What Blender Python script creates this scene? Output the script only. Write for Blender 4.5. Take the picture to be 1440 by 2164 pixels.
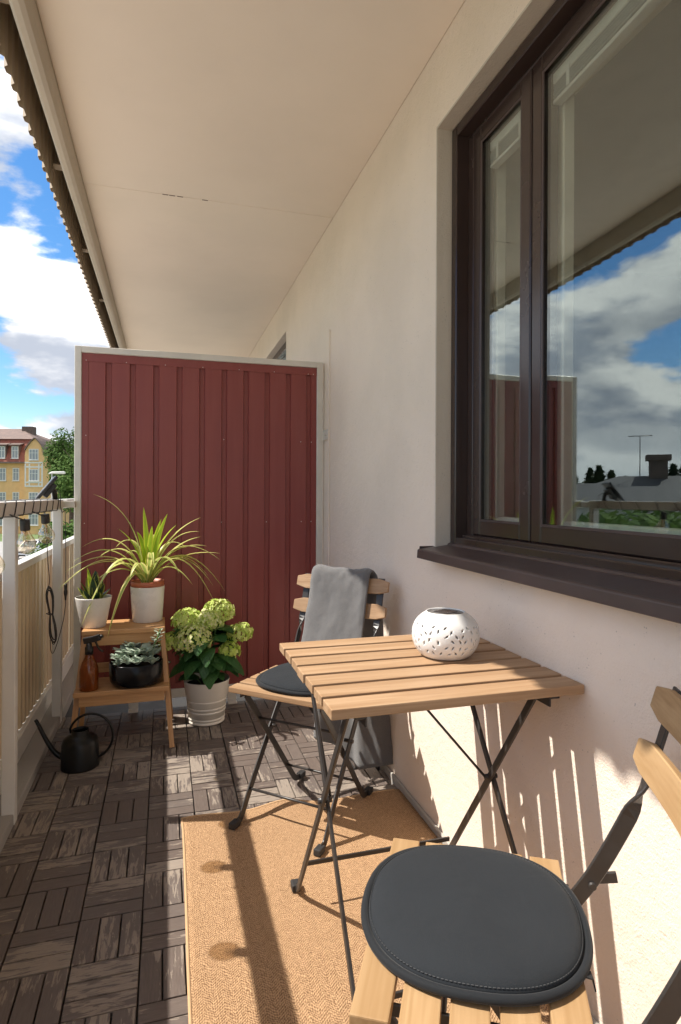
import bpy, bmesh, math, random
from mathutils import Vector, Matrix, Euler, noise as mnoise
R = math.radians
random.seed(7)
for o in list(bpy.data.objects): bpy.data.objects.remove(o)
scene = bpy.context.scene
COL = scene.collection

# ------------------------------------------------------------------ camera
YAW, ROLL = 16.37, 0.25
cam = bpy.data.cameras.new('camera'); cam_o = bpy.data.objects.new('camera', cam); COL.objects.link(cam_o)
cam.lens = 20.96; cam.sensor_width = 36; cam.sensor_fit = 'AUTO'; cam.shift_y = -35/2164
cam.clip_start = 0.02; cam.clip_end = 5000
cam_o.matrix_world = Matrix.Translation((0, 0, 1.095)) @ Matrix.Rotation(R(-YAW), 4, 'Z') @ Matrix.Rotation(R(90), 4, 'X') @ Matrix.Rotation(R(ROLL), 4, 'Z')
scene.camera = cam_o

# ------------------------------------------------------------------ light
SUN_D = Vector((0.70, -0.18, -1.0)).normalized()
EL = math.asin(-SUN_D.z); ROT = math.atan2(-SUN_D.x, -SUN_D.y)
scene.view_settings.view_transform = 'Standard'; scene.view_settings.look = 'None'
scene.view_settings.exposure = 1.85; scene.view_settings.gamma = 1.0
scene.view_settings.use_curve_mapping = False
sun = bpy.data.lights.new('sun', 'SUN'); sun.energy = 2.0; sun.angle = R(0.53); sun.color = (1.0, 0.94, 0.85)
sun_o = bpy.data.objects.new('sun', sun); COL.objects.link(sun_o)
sun_o.rotation_euler = SUN_D.to_track_quat('-Z', 'Y').to_euler()

world = bpy.data.worlds.new('World'); scene.world = world; world.use_nodes = True
nt = world.node_tree; N = nt.nodes; L = nt.links; N.clear()
def wn(t, **k):
    n = N.new(t)
    for a, v in k.items(): setattr(n, a, v)
    return n
def math_n(nt, op, a, b=None, c=None, clamp=False):
    n = nt.nodes.new('ShaderNodeMath'); n.operation = op; n.use_clamp = clamp
    for i, v in enumerate((a, b, c)):
        if v is None: continue
        if isinstance(v, (int, float)): n.inputs[i].default_value = v
        else: nt.links.new(v, n.inputs[i])
    return n.outputs[0]
def maprange(nt, v, a, b, c, d, smooth=True):
    n = nt.nodes.new('ShaderNodeMapRange'); n.interpolation_type = 'SMOOTHSTEP' if smooth else 'LINEAR'
    nt.links.new(v, n.inputs[0])
    for i, x in zip((1, 2, 3, 4), (a, b, c, d)): n.inputs[i].default_value = x
    return n.outputs[0]
def mixcol(nt, f, a, b, blend='MIX'):
    n = nt.nodes.new('ShaderNodeMix'); n.data_type = 'RGBA'; n.blend_type = blend; n.clamp_factor = True
    for s, v in ((n.inputs[0], f), (n.inputs[6], a), (n.inputs[7], b)):
        if isinstance(v, (int, float)): s.default_value = v
        elif isinstance(v, (tuple, list)): s.default_value = (*v[:3], 1)
        else: nt.links.new(v, s)
    return n.outputs[2]
sky = wn('ShaderNodeTexSky'); sky.sky_type = 'NISHITA'; sky.sun_disc = False
sky.sun_elevation = EL; sky.sun_rotation = ROT; sky.air_density = 1.0; sky.dust_density = 0.4; sky.ozone_density = 2.5
hsv = wn('ShaderNodeHueSaturation'); hsv.inputs['Saturation'].default_value = 1.3; hsv.inputs['Value'].default_value = 0.36
hsv.inputs['Hue'].default_value = 0.5
L.new(sky.outputs[0], hsv.inputs['Color'])
tc = wn('ShaderNodeTexCoord'); sep = wn('ShaderNodeSeparateXYZ'); L.new(tc.outputs['Generated'], sep.inputs[0])
zz = math_n(nt, 'MAXIMUM', sep.outputs[2], 0.0)
CLOUD_OFF = (0.3, 3.8, 6.2)
den = math_n(nt, 'ADD', zz, 0.55)
comb = wn('ShaderNodeCombineXYZ')
L.new(math_n(nt, 'DIVIDE', sep.outputs[0], den), comb.inputs[0]); L.new(math_n(nt, 'DIVIDE', sep.outputs[1], den), comb.inputs[1])
L.new(math_n(nt, 'MULTIPLY', zz, 2.4), comb.inputs[2])
def cloud(offset, detail, puff):
    add = wn('ShaderNodeVectorMath', operation='ADD'); L.new(comb.outputs[0], add.inputs[0]); add.inputs[1].default_value = offset
    n = wn('ShaderNodeTexNoise'); n.inputs['Scale'].default_value = 2.7; n.inputs['Detail'].default_value = detail
    n.inputs['Roughness'].default_value = 0.55; n.inputs['Distortion'].default_value = 0.15
    L.new(add.outputs[0], n.inputs['Vector'])
    if not puff: return n.outputs['Fac']
    v = wn('ShaderNodeTexVoronoi'); v.inputs['Scale'].default_value = 9.0; v.inputs['Detail'].default_value = 1.0; v.inputs['Roughness'].default_value = 0.6; v.inputs['Lacunarity'].default_value = 2.4
    v.feature = 'SMOOTH_F1' if False else 'F1'; v.normalize = True; L.new(add.outputs[0], v.inputs['Vector'])
    return math_n(nt, 'ADD', n.outputs['Fac'], math_n(nt, 'MULTIPLY', math_n(nt, 'SUBTRACT', 0.42, v.outputs['Distance']), 0.13))
OFF = CLOUD_OFF
d0 = cloud(OFF, 8, True)
d1 = cloud((OFF[0]-0.05, OFF[1]+0.02, OFF[2]+0.11), 5, False)
d2 = cloud((OFF[0]-0.08, OFF[1]+0.03, OFF[2]+0.26), 2, False)
mask = maprange(nt, d0, 0.470, 0.545, 0, 1)
lit = maprange(nt, math_n(nt, 'SUBTRACT', d0, d1), -0.06, 0.12, 0, 1)
under = maprange(nt, d2, 0.48, 0.64, 0, 1)
ccol = mixcol(nt, lit, (0.40, 0.43, 0.49), (1.0, 0.97, 0.925))
ccol = mixcol(nt, math_n(nt, 'MULTIPLY', under, 0.6), ccol, (0.28, 0.31, 0.37))
csc = wn('ShaderNodeVectorMath', operation='SCALE'); L.new(ccol, csc.inputs[0]); csc.inputs['Scale'].default_value = 3.4
fin = mixcol(nt, mask, hsv.outputs[0], csc.outputs[0])
hz = maprange(nt, sep.outputs[2], 0.0, 0.14, 0.6, 0.0)
hazec = wn('ShaderNodeVectorMath', operation='SCALE'); hazec.inputs[0].default_value = (0.80, 0.88, 0.96); hazec.inputs['Scale'].default_value = 2.3
fin = mixcol(nt, hz, fin, hazec.outputs[0])
bg = wn('ShaderNodeBackground'); bg.inputs['Strength'].default_value = 0.15
wo = wn('ShaderNodeOutputWorld'); L.new(fin, bg.inputs[0]); L.new(bg.outputs[0], wo.inputs[0])

scene.render.engine = 'CYCLES'
scene.cycles.max_bounces = 10; scene.cycles.diffuse_bounces = 6; scene.cycles.glossy_bounces = 5
scene.cycles.transmission_bounces = 8; scene.cycles.transparent_max_bounces = 24

# ------------------------------------------------------------------ helpers
class MB:
    def __init__(s): s.v = []; s.f = []; s.uv = []; s.smooth = []
    def face(s, idx, uv=None, sm=False): s.f.append(tuple(idx)); s.uv.append(uv); s.smooth.append(sm)
    def box(s, lo, hi, M=None):
        n = len(s.v); x0, y0, z0 = lo; x1, y1, z1 = hi
        for p in ((x0,y0,z0),(x1,y0,z0),(x1,y1,z0),(x0,y1,z0),(x0,y0,z1),(x1,y0,z1),(x1,y1,z1),(x0,y1,z1)):
            p = Vector(p); s.v.append(M @ p if M else p)
        for f in ((0,3,2,1),(4,5,6,7),(0,1,5,4),(1,2,6,5),(2,3,7,6),(3,0,4,7)): s.face([n+i for i in f])
        return s
    def bar(s, p0, p1, w, t, side=(1,0,0)):
        """flat bar from p0 to p1; width w along `side`, thickness t across"""
        p0, p1 = Vector(p0), Vector(p1); d = (p1-p0).normalized(); sd = Vector(side); sd = (sd - d*sd.dot(d)).normalized(); up = sd.cross(d)
        n = len(s.v)
        for p in (p0, p1):
            for a, b in ((-1,-1),(1,-1),(1,1),(-1,1)): s.v.append(p + sd*(a*w/2) + up*(b*t/2))
        for f in ((0,1,2,3),(7,6,5,4),(0,4,5,1),(1,5,6,2),(2,6,7,3),(3,7,4,0)): s.face([n+i for i in f])
        return s
    def sweep(s, pts, sides, w, t):
        """rectangular section swept along pts with a side vector at each point"""
        n = len(s.v); k = len(pts); pts = [Vector(p) for p in pts]
        for i, p in enumerate(pts):
            d = (pts[min(i+1,k-1)] - pts[max(i-1,0)]).normalized(); sd = Vector(sides[i]); sd = (sd - d*sd.dot(d)).normalized(); up = sd.cross(d)
            for a, b in ((-1,-1),(1,-1),(1,1),(-1,1)): s.v.append(p + sd*(a*w/2) + up*(b*t/2))
        for i in range(k-1):
            for j in range(4): s.face([n+4*i+j, n+4*i+4+j, n+4*i+4+(j+1)%4, n+4*i+(j+1)%4])
        s.face([n,n+1,n+2,n+3]); s.face([n+4*(k-1)+j for j in (3,2,1,0)])
        return s
    def tube(s, pts, r, seg=8, caps=True):
        pts = [Vector(p) for p in pts]; k = len(pts); n = len(s.v)
        rs = r if isinstance(r, (list, tuple)) else [r]*k
        d = (pts[1]-pts[0]).normalized(); u = d.orthogonal().normalized()
        for i, p in enumerate(pts):
            d = (pts[min(i+1,k-1)] - pts[max(i-1,0)]).normalized()
            u = (u - d*u.dot(d))
            u = u.normalized() if u.length > 1e-6 else d.orthogonal().normalized()
            w = d.cross(u)
            for j in range(seg):
                a = 2*math.pi*j/seg; s.v.append(p + (u*math.cos(a) + w*math.sin(a))*rs[i])
        for i in range(k-1):
            for j in range(seg): s.face([n+i*seg+j, n+i*seg+(j+1)%seg, n+(i+1)*seg+(j+1)%seg, n+(i+1)*seg+j], sm=True)
        if caps:
            s.face([n+j for j in range(seg)][::-1]); s.face([n+(k-1)*seg+j for j in range(seg)])
        return s
    def lathe(s, prof, seg=40, c=(0,0,0), closed=False):
        n = len(s.v); c = Vector(c); k = len(prof)
        for r, z in prof:
            for j in range(seg):
                a = 2*math.pi*j/seg; s.v.append(c + Vector((r*math.cos(a), r*math.sin(a), z)))
        for i in range(k-1 if not closed else k):
            i2 = (i+1) % k
            for j in range(seg): s.face([n+i*seg+j, n+i*seg+(j+1)%seg, n+i2*seg+(j+1)%seg, n+i2*seg+j], sm=True)
        if not closed:
            if prof[0][0] > 1e-5: s.face([n+j for j in range(seg)][::-1])
            if prof[-1][0] > 1e-5: s.face([n+(k-1)*seg+j for j in range(seg)])
        return s
    def leaf(s, p0, p1, p2, w, fold=0.25, n=10, prof=None, side=None, cup=0):
        """blade along the quadratic curve p0-p1-p2, creased along its middle; uv = across, along"""
        p0, p1, p2 = Vector(p0), Vector(p1), Vector(p2); b = len(s.v)
        prof = prof or (lambda t: (0.6+0.4*min(1, t*4))*max(0, 1-t**3.2)**0.8)
        for i in range(n+1):
            t = i/n; p = p0*(1-t)**2 + p1*2*t*(1-t) + p2*t*t
            d = ((p1-p0)*(1-t) + (p2-p1)*t).normalized()
            sd = Vector(side) if side is not None else d.cross(Vector((0,0,1)))
            if sd.length < 1e-4: sd = Vector((1,0,0))
            sd = (sd - d*sd.dot(d)).normalized(); up = sd.cross(d).normalized()
            hw = max(0.0004, w*0.5*prof(t))
            s.v += [p - sd*hw + up*hw*fold, p, p + sd*hw + up*hw*fold]
        for i in range(n):
            for j in range(2):
                a = b+3*i+j
                s.face([a, a+1, a+4, a+3], uv=[(j*.5, i/n), (j*.5+.5, i/n), (j*.5+.5, (i+1)/n), (j*.5, (i+1)/n)], sm=True)
        return s
    def mesh(s, name, mat=None, bevel=0, seg=1, smooth_all=False, merge=False):
        me = bpy.data.meshes.new(name); me.from_pydata([tuple(v) for v in s.v], [], s.f)
        if any(u for u in s.uv):
            ul = me.uv_layers.new(name='UVMap')
            for p, u in zip(me.polygons, s.uv):
                if u:
                    for li, q in zip(p.loop_indices, u): ul.data[li].uv = q
        for p, sm in zip(me.polygons, s.smooth): p.use_smooth = sm or smooth_all
        if bevel or merge:
            bm = bmesh.new(); bm.from_mesh(me)
            if merge: bmesh.ops.remove_doubles(bm, verts=bm.verts, dist=1e-5)
            bmesh.ops.recalc_face_normals(bm, faces=bm.faces)
            if bevel:
                es = [e for e in bm.edges if len(e.link_faces) == 2 and e.calc_face_angle(0) > 0.6]
                bmesh.ops.bevel(bm, geom=es, offset=bevel, segments=seg, affect='EDGES', profile=0.6, clamp_overlap=True)
            bm.to_mesh(me); bm.free()
        if mat: me.materials.append(mat)
        return me
def ob(name, me, parent=None, loc=(0,0,0), rot=(0,0,0), M=None):
    o = bpy.data.objects.new(name, me); COL.objects.link(o)
    if parent: o.parent = parent
    if M is not None: o.matrix_local = M
    else: o.location = loc; o.rotation_euler = rot
    return o
def tag(o, label=None, cat=None, group=None, kind=None):
    if label: o['label'] = label
    if cat: o['category'] = cat
    if group: o['group'] = group
    if kind: o['kind'] = kind
    return o
def thing(name, label, cat, loc=(0,0,0), rz=0, group=None):
    o = ob(name, None, None, loc, (0,0,rz)); o.empty_display_size = 0.05
    return tag(o, label, cat, group)
def copy_tree(o, parent=None):
    c = o.copy(); COL.objects.link(c); c.parent = parent
    for ch in list(o.children): copy_tree(ch, c)
    return c
def lerp(a, b, t): return a + (b-a)*t
def smooth_path(ctrl, n=8):
    """Catmull-Rom through control points"""
    c = [Vector(p) for p in ctrl]; c = [c[0]*2-c[1]] + c + [c[-1]*2-c[-2]]; out = []
    for i in range(1, len(c)-2):
        for k in range(n):
            t = k/n; a, b, d, e = c[i-1], c[i], c[i+1], c[i+2]
            out.append(0.5*((2*b) + (d-a)*t + (2*a-5*b+4*d-e)*t*t + (3*b-a-3*d+e)*t**3))
    return out + [c[-2]]

# ------------------------------------------------------------------ materials
def new_mat(name):
    m = bpy.data.materials.new(name); m.use_nodes = True; nt = m.node_tree; nt.nodes.clear()
    out = nt.nodes.new('ShaderNodeOutputMaterial'); p = nt.nodes.new('ShaderNodeBsdfPrincipled'); nt.links.new(p.outputs[0], out.inputs[0])
    return m, nt, p, out
def tex(nt, kind, vec=None, **k):
    n = nt.nodes.new(kind)
    for a, v in k.items():
        if a in n.inputs: n.inputs[a].default_value = v
        else: setattr(n, a, v)
    if vec is not None: nt.links.new(vec, n.inputs['Vector'])
    return n
def coords(nt, kind='Object', scale=(1,1,1), rnd=0):
    t = nt.nodes.new('ShaderNodeTexCoord'); o = t.outputs[kind]
    if rnd:
        oi = nt.nodes.new('ShaderNodeObjectInfo'); cb = nt.nodes.new('ShaderNodeVectorMath'); cb.operation = 'SCALE'
        cb.inputs[0].default_value = (rnd, rnd*.37, rnd*.71); nt.links.new(oi.outputs['Random'], cb.inputs['Scale'])
        ad = nt.nodes.new('ShaderNodeVectorMath'); nt.links.new(o, ad.inputs[0]); nt.links.new(cb.outputs[0], ad.inputs[1]); o = ad.outputs[0]
    mp = nt.nodes.new('ShaderNodeMapping'); mp.inputs['Scale'].default_value = scale; nt.links.new(o, mp.inputs[0])
    return mp.outputs[0]
def bump(nt, p, h, strength=0.3, dist=0.002):
    b = nt.nodes.new('ShaderNodeBump'); b.inputs['Strength'].default_value = strength; b.inputs['Distance'].default_value = dist
    nt.links.new(h, b.inputs['Height']); nt.links.new(b.outputs[0], p.inputs['Normal']); return b
def setc(nt, sock, v):
    if isinstance(v, (tuple, list)): sock.default_value = (*v[:3], 1)
    elif isinstance(v, (int, float)): sock.default_value = v
    else: nt.links.new(v, sock)
def simple(name, col, rough=0.5, metal=0, spec=0.5, var=0.08, vscale=8, bumps=0, bscale=200, coat=0):
    m, nt, p, _ = new_mat(name); v = coords(nt, 'Object')
    n = tex(nt, 'ShaderNodeTexNoise', v, Scale=vscale, Detail=5.0, Roughness=0.6)
    f = maprange(nt, n.outputs['Fac'], 0.3, 0.7, 0, 1)
    c = mixcol(nt, f, tuple(x*(1-var) for x in col), tuple(min(1, x*(1+var)) for x in col))
    setc(nt, p.inputs['Base Color'], c); p.inputs['Metallic'].default_value = metal
    r = maprange(nt, n.outputs['Fac'], 0.3, 0.7, max(0, rough-0.06), min(1, rough+0.06)); nt.links.new(r, p.inputs['Roughness'])
    p.inputs['Specular IOR Level'].default_value = spec; p.inputs['Coat Weight'].default_value = coat
    if bumps:
        b = tex(nt, 'ShaderNodeTexNoise', v, Scale=bscale, Detail=3.0); bump(nt, p, b.outputs['Fac'], bumps, 0.001)
    return m
def plaster(name, col, bs=0.35, scale=260, pits=True, stains=0.09):
    m, nt, p, _ = new_mat(name); v = coords(nt, 'Object')
    big = tex(nt, 'ShaderNodeTexNoise', v, Scale=1.7, Detail=4.0, Roughness=0.55)
    c = mixcol(nt, maprange(nt, big.outputs['Fac'], 0.3, 0.7, 0, 1), tuple(x*(1-stains) for x in col), col)
    if pits:
        vo = tex(nt, 'ShaderNodeTexVoronoi', v, Scale=95.0, Randomness=1.0)
        wn_ = tex(nt, 'ShaderNodeTexNoise', v, Scale=22.0, Detail=2.0)
        pit = math_n(nt, 'MULTIPLY', maprange(nt, vo.outputs['Distance'], 0.10, 0.2, 1, 0), maprange(nt, wn_.outputs['Fac'], 0.52, 0.66, 0, 0.55))
        c = mixcol(nt, pit, c, tuple(x*0.42 for x in col))
    setc(nt, p.inputs['Base Color'], c); p.inputs['Roughness'].default_value = 0.92; p.inputs['Specular IOR Level'].default_value = 0.2
    a = tex(nt, 'ShaderNodeTexNoise', v, Scale=float(scale), Detail=6.0, Roughness=0.65)
    b = tex(nt, 'ShaderNodeTexNoise', v, Scale=scale*0.18, Detail=3.0)
    h = math_n(nt, 'ADD', a.outputs['Fac'], math_n(nt, 'MULTIPLY', b.outputs['Fac'], 1.2))
    bump(nt, p, h, bs, 0.003)
    return m
def wood(name, dark, light, rough=0.5, scale=1.0):
    """grain runs along local X of each piece"""
    m, nt, p, _ = new_mat(name); v = coords(nt, 'Object', (1.6*scale, 26*scale, 26*scale), rnd=40)
    a = tex(nt, 'ShaderNodeTexNoise', v, Scale=1.6, Detail=5.0, Roughness=0.55, Distortion=0.6)
    v2 = coords(nt, 'Object', (6*scale, 190*scale, 190*scale), rnd=17)
    b = tex(nt, 'ShaderNodeTexNoise', v2, Scale=1.0, Detail=3.0)
    f = math_n(nt, 'ADD', math_n(nt, 'MULTIPLY', maprange(nt, a.outputs['Fac'], 0.36, 0.64, 0, 1), 0.62), math_n(nt, 'MULTIPLY', maprange(nt, b.outputs['Fac'], 0.3, 0.7, 0, 1), 0.38))
    c = mixcol(nt, f, dark, light)
    oi = nt.nodes.new('ShaderNodeObjectInfo')
    c = mixcol(nt, math_n(nt, 'MULTIPLY', oi.outputs['Random'], 0.4), c, tuple(x*0.75 for x in dark))
    setc(nt, p.inputs['Base Color'], c); p.inputs['Roughness'].default_value = rough; p.inputs['Specular IOR Level'].default_value = 0.35
    bump(nt, p, b.outputs['Fac'], 0.25, 0.0006)
    return m
def fabric(name, col, scale=900, rough=0.9, sheen=0.3, bs=0.4, var=0.12, heather=0, crease=2.0):
    m, nt, p, _ = new_mat(name); v = coords(nt, 'Object')
    n = tex(nt, 'ShaderNodeTexNoise', v, Scale=6.0, Detail=4.0)
    c = mixcol(nt, n.outputs['Fac'], tuple(x*(1-var) for x in col), tuple(x*(1+var) for x in col))
    w = tex(nt, 'ShaderNodeTexNoise', v, Scale=float(scale), Detail=4.0, Roughness=0.7)
    if heather: c = mixcol(nt, maprange(nt, w.outputs['Fac'], 0.35, 0.65, 0, heather), c, tuple(min(1, x*2.1) for x in col))
    setc(nt, p.inputs['Base Color'], c); p.inputs['Roughness'].default_value = rough; p.inputs['Specular IOR Level'].default_value = 0.15
    p.inputs['Sheen Weight'].default_value = sheen; p.inputs['Sheen Roughness'].default_value = 0.5
    big = tex(nt, 'ShaderNodeTexNoise', v, Scale=9.0, Detail=3.0, Distortion=1.2)
    bump(nt, p, math_n(nt, 'ADD', w.outputs['Fac'], math_n(nt, 'MULTIPLY', big.outputs['Fac'], crease)), bs, 0.002)
    return m
def leafmat(name, edge, mid, e0=0.55, e1=0.8, trans=0.35, rough=0.4, stripes=0, vein=0, spec=0.35):
    """uv.x runs across the blade: edge colour outside, mid colour inside"""
    m, nt, p, out = new_mat(name)
    t = nt.nodes.new('ShaderNodeTexCoord'); s = nt.nodes.new('ShaderNodeSeparateXYZ'); nt.links.new(t.outputs['UV'], s.inputs[0])
    d = math_n(nt, 'MULTIPLY', math_n(nt, 'ABSOLUTE', math_n(nt, 'SUBTRACT', s.outputs[0], 0.5)), 2.0)
    oi = nt.nodes.new('ShaderNodeObjectInfo')
    n = tex(nt, 'ShaderNodeTexNoise', coords(nt, 'UV', (stripes or 6, 1.5, 1), rnd=9), Scale=1.0 if stripes else 1.0, Detail=3.0)
    d2 = math_n(nt, 'ADD', d, math_n(nt, 'MULTIPLY', math_n(nt, 'SUBTRACT', n.outputs['Fac'], 0.5), 0.7 if stripes else 0.3))
    c = mixcol(nt, maprange(nt, d2, e0, e1, 0, 1), mid, edge)
    c = mixcol(nt, math_n(nt, 'MULTIPLY', oi.outputs['Random'], 0.35), c, tuple(x*0.6 for x in mid))
    if vein:
        wv = math_n(nt, 'SINE', math_n(nt, 'MULTIPLY', math_n(nt, 'ADD', s.outputs[1], math_n(nt, 'MULTIPLY', d, -0.25)), 46.0))
        c = mixcol(nt, maprange(nt, wv, 0.75, 1.0, 0, vein), c, tuple(min(1, x*2.2) for x in mid))
        bump(nt, p, wv, 0.3, 0.001)
    setc(nt, p.inputs['Base Color'], c); p.inputs['Roughness'].default_value = rough; p.inputs['Specular IOR Level'].default_value = spec
    tr = nt.nodes.new('ShaderNodeBsdfTranslucent'); setc(nt, tr.inputs[0], c)
    mx = nt.nodes.new('ShaderNodeMixShader'); mx.inputs[0].default_value = trans
    nt.links.new(p.outputs[0], mx.inputs[1]); nt.links.new(tr.outputs[0], mx.inputs[2]); nt.links.new(mx.outputs[0], out.inputs[0])
    return m
def glassmat(name, tint=(0.93,0.96,0.95), ior=1.5, boost=0.0, rough=0.0, gain=1.0, gloss=(0.96,0.97,1)):
    m, nt, p, out = new_mat(name); nt.nodes.remove(p)
    tr = nt.nodes.new('ShaderNodeBsdfTransparent'); tr.inputs[0].default_value = (*tint, 1)
    gl = nt.nodes.new('ShaderNodeBsdfGlossy'); gl.inputs['Roughness'].default_value = rough; gl.inputs[0].default_value = (*gloss, 1)
    g = nt.nodes.new('ShaderNodeNewGeometry'); dt = nt.nodes.new('ShaderNodeVectorMath'); dt.operation = 'DOT_PRODUCT'
    nt.links.new(g.outputs['Normal'], dt.inputs[0]); nt.links.new(g.outputs['Incoming'], dt.inputs[1])
    c = math_n(nt, 'ABSOLUTE', dt.outputs['Value']); f = math_n(nt, 'MULTIPLY_ADD', math_n(nt, 'POWER', math_n(nt, 'SUBTRACT', 1.0, c), 5.0), 1-boost, boost, clamp=True)
    mx = nt.nodes.new('ShaderNodeMixShader'); nt.links.new(f, mx.inputs[0]); nt.links.new(tr.outputs[0], mx.inputs[1]); nt.links.new(gl.outputs[0], mx.inputs[2])
    nt.links.new(mx.outputs[0], out.inputs[0]); return m

M = {}
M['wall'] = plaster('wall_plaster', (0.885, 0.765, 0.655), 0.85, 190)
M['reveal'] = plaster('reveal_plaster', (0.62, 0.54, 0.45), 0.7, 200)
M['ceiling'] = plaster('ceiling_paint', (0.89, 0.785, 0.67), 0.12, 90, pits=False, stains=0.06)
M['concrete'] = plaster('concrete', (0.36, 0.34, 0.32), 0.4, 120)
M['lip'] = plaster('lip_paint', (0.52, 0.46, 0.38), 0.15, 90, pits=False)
M['white'] = simple('white_paint', (0.66, 0.64, 0.61), 0.45, var=0.04, bumps=0.05, bscale=60)
M['beige_sheet'] = simple('beige_sheet', (0.62, 0.50, 0.33), 0.45, var=0.05, vscale=3)
M['fascia'] = simple('fascia_sheet', (0.46, 0.37, 0.27), 0.5, var=0.06, vscale=3)
def redmat():
    m, nt, p, _ = new_mat('red_sheet'); v = coords(nt, 'Object', (9, 9, .8)); v2 = coords(nt, 'Object')
    a = tex(nt, 'ShaderNodeTexNoise', v, Scale=2.2, Detail=5.0, Roughness=0.6); b = tex(nt, 'ShaderNodeTexNoise', v2, Scale=3.0, Detail=3.0)
    c = mixcol(nt, maprange(nt, a.outputs['Fac'], 0.35, 0.75, 0, 0.5), (0.235, 0.051, 0.044), (0.285, 0.083, 0.072))
    c = mixcol(nt, maprange(nt, b.outputs['Fac'], 0.4, 0.7, 0, 0.25), c, (0.205, 0.045, 0.038))
    setc(nt, p.inputs['Base Color'], c); nt.links.new(maprange(nt, a.outputs['Fac'], 0.3, 0.7, 0.30, 0.5), p.inputs['Roughness']); p.inputs['Specular IOR Level'].default_value = 0.4
    bump(nt, p, b.outputs['Fac'], 0.25, 0.004); return m
M['red'] = redmat()
M['galv'] = simple('painted_steel', (0.64, 0.60, 0.54), 0.4, metal=0.0, var=0.05)
M['screw'] = simple('screw_steel', (0.75, 0.70, 0.66), 0.3, metal=1)
M['brown'] = simple('brown_frame', (0.046, 0.029, 0.025), 0.22, var=0.08, vscale=3, bumps=0.02, bscale=40)
M['sill'] = simple('brown_sill', (0.072, 0.047, 0.042), 0.42, var=0.15, vscale=4)
M['cream'] = simple('cream_frame', (0.80, 0.77, 0.66), 0.4)
M['room'] = simple('room_paint', (0.30, 0.28, 0.25), 0.8)
M['pane'] = glassmat('window_pane', (0.95, 0.965, 0.94), boost=0.165, gloss=(0.80,0.90,0.92))
M['far_pane'] = simple('far_pane', (0.26, 0.28, 0.30), 0.15)
M['blind'] = simple('blind_slat', (0.62, 0.63, 0.60), 0.4)
M['blind_dark'] = simple('blind_grey', (0.30, 0.33, 0.33), 0.4)
M['table_wood'] = wood('acacia', (0.345, 0.205, 0.108), (0.49, 0.325, 0.195), 0.5)
M['near_wood'] = wood('seat_acacia', (0.37, 0.225, 0.105), (0.50, 0.33, 0.175), 0.5)
M['stool_wood'] = wood('birch', (0.46, 0.24, 0.10), (0.58, 0.34, 0.165), 0.45)
M['steel'] = simple('black_steel', (0.035, 0.031, 0.029), 0.38, var=0.15, vscale=20, bumps=0.04, bscale=300)
M['rubber'] = simple('rubber', (0.028, 0.027, 0.027), 0.6)
M['cushion'] = fabric('charcoal_fabric', (0.020, 0.023, 0.027), 900, 0.85, 0.05, 0.45, 0.22, heather=0.14, crease=5.0)
M['piping'] = fabric('charcoal_piping', (0.016, 0.018, 0.021), 1400, 0.75, 0.1, 0.15, 0.06)
M['thread'] = simple('grey_thread', (0.055, 0.058, 0.062), 0.8)
M['fleece'] = fabric('grey_fleece', (0.125, 0.122, 0.122), 520, 0.95, 0.3, 0.8, 0.12, heather=0.28)
M['ceramic'] = simple('white_ceramic', (0.80, 0.79, 0.77), 0.22, var=0.01, spec=0.5)
M['pot_white'] = simple('white_pot', (0.74, 0.72, 0.68), 0.3, var=0.02)
M['pot_cream'] = simple('cream_pot', (0.74, 0.69, 0.61), 0.35, var=0.03)
M['terracotta'] = simple('terracotta_plastic', (0.42, 0.115, 0.055), 0.5, var=0.06)
M['soil'] = simple('soil', (0.022, 0.016, 0.012), 0.95, var=0.4, vscale=60, bumps=0.8, bscale=120)
M['black_gloss'] = simple('black_glaze', (0.008, 0.008, 0.009), 0.2, var=0.1, spec=0.2)
M['black_can'] = simple('black_enamel', (0.007, 0.0075, 0.0075), 0.36, var=0.1, spec=0.3)
M['black_plastic'] = simple('black_plastic', (0.018, 0.017, 0.017), 0.42, var=0.1)
M['grey_plastic'] = simple('grey_plastic', (0.13, 0.12, 0.115), 0.3)
M['solar'] = simple('solar_cell', (0.055, 0.045, 0.045), 0.25, var=0.1)
M['spider'] = leafmat('variegated_leaf', (0.86, 0.79, 0.30), (0.42, 0.54, 0.13), 0.28, 0.62, 0.42, 0.35, stripes=5)
M['spider_core'] = leafmat('lime_leaf', (0.66, 0.70, 0.07), (0.36, 0.54, 0.04), 0.45, 0.8, 0.42, 0.35, stripes=5)
M['snake'] = leafmat('snake_leaf', (0.50, 0.52, 0.12), (0.022, 0.055, 0.025), 0.62, 0.80, 0.15, 0.3)
M['hyd_leaf'] = leafmat('hydrangea_leaf', (0.045, 0.13, 0.032), (0.040, 0.115, 0.03), 0.5, 1, 0.25, 0.42, vein=0.18)
M['succulent'] = leafmat('succulent_leaf', (0.54, 0.60, 0.50), (0.40, 0.50, 0.39), 0.55, 0.95, 0.12, 0.55)
M['stem'] = simple('green_stem', (0.12, 0.20, 0.06), 0.6)
M['bulb'] = glassmat('bulb_glass', (0.93, 0.86, 0.74), boost=0.22)
M['filament'] = simple('brass', (0.6, 0.38, 0.12), 0.3, metal=1)
def amber():
    m, nt, p, out = new_mat('amber_glass'); p.inputs['Base Color'].default_value = (0.30, 0.075, 0.012, 1)
    p.inputs['Roughness'].default_value = 0.08; p.inputs['Transmission Weight'].default_value = 0.55; return m
M['amber'] = amber()
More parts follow.
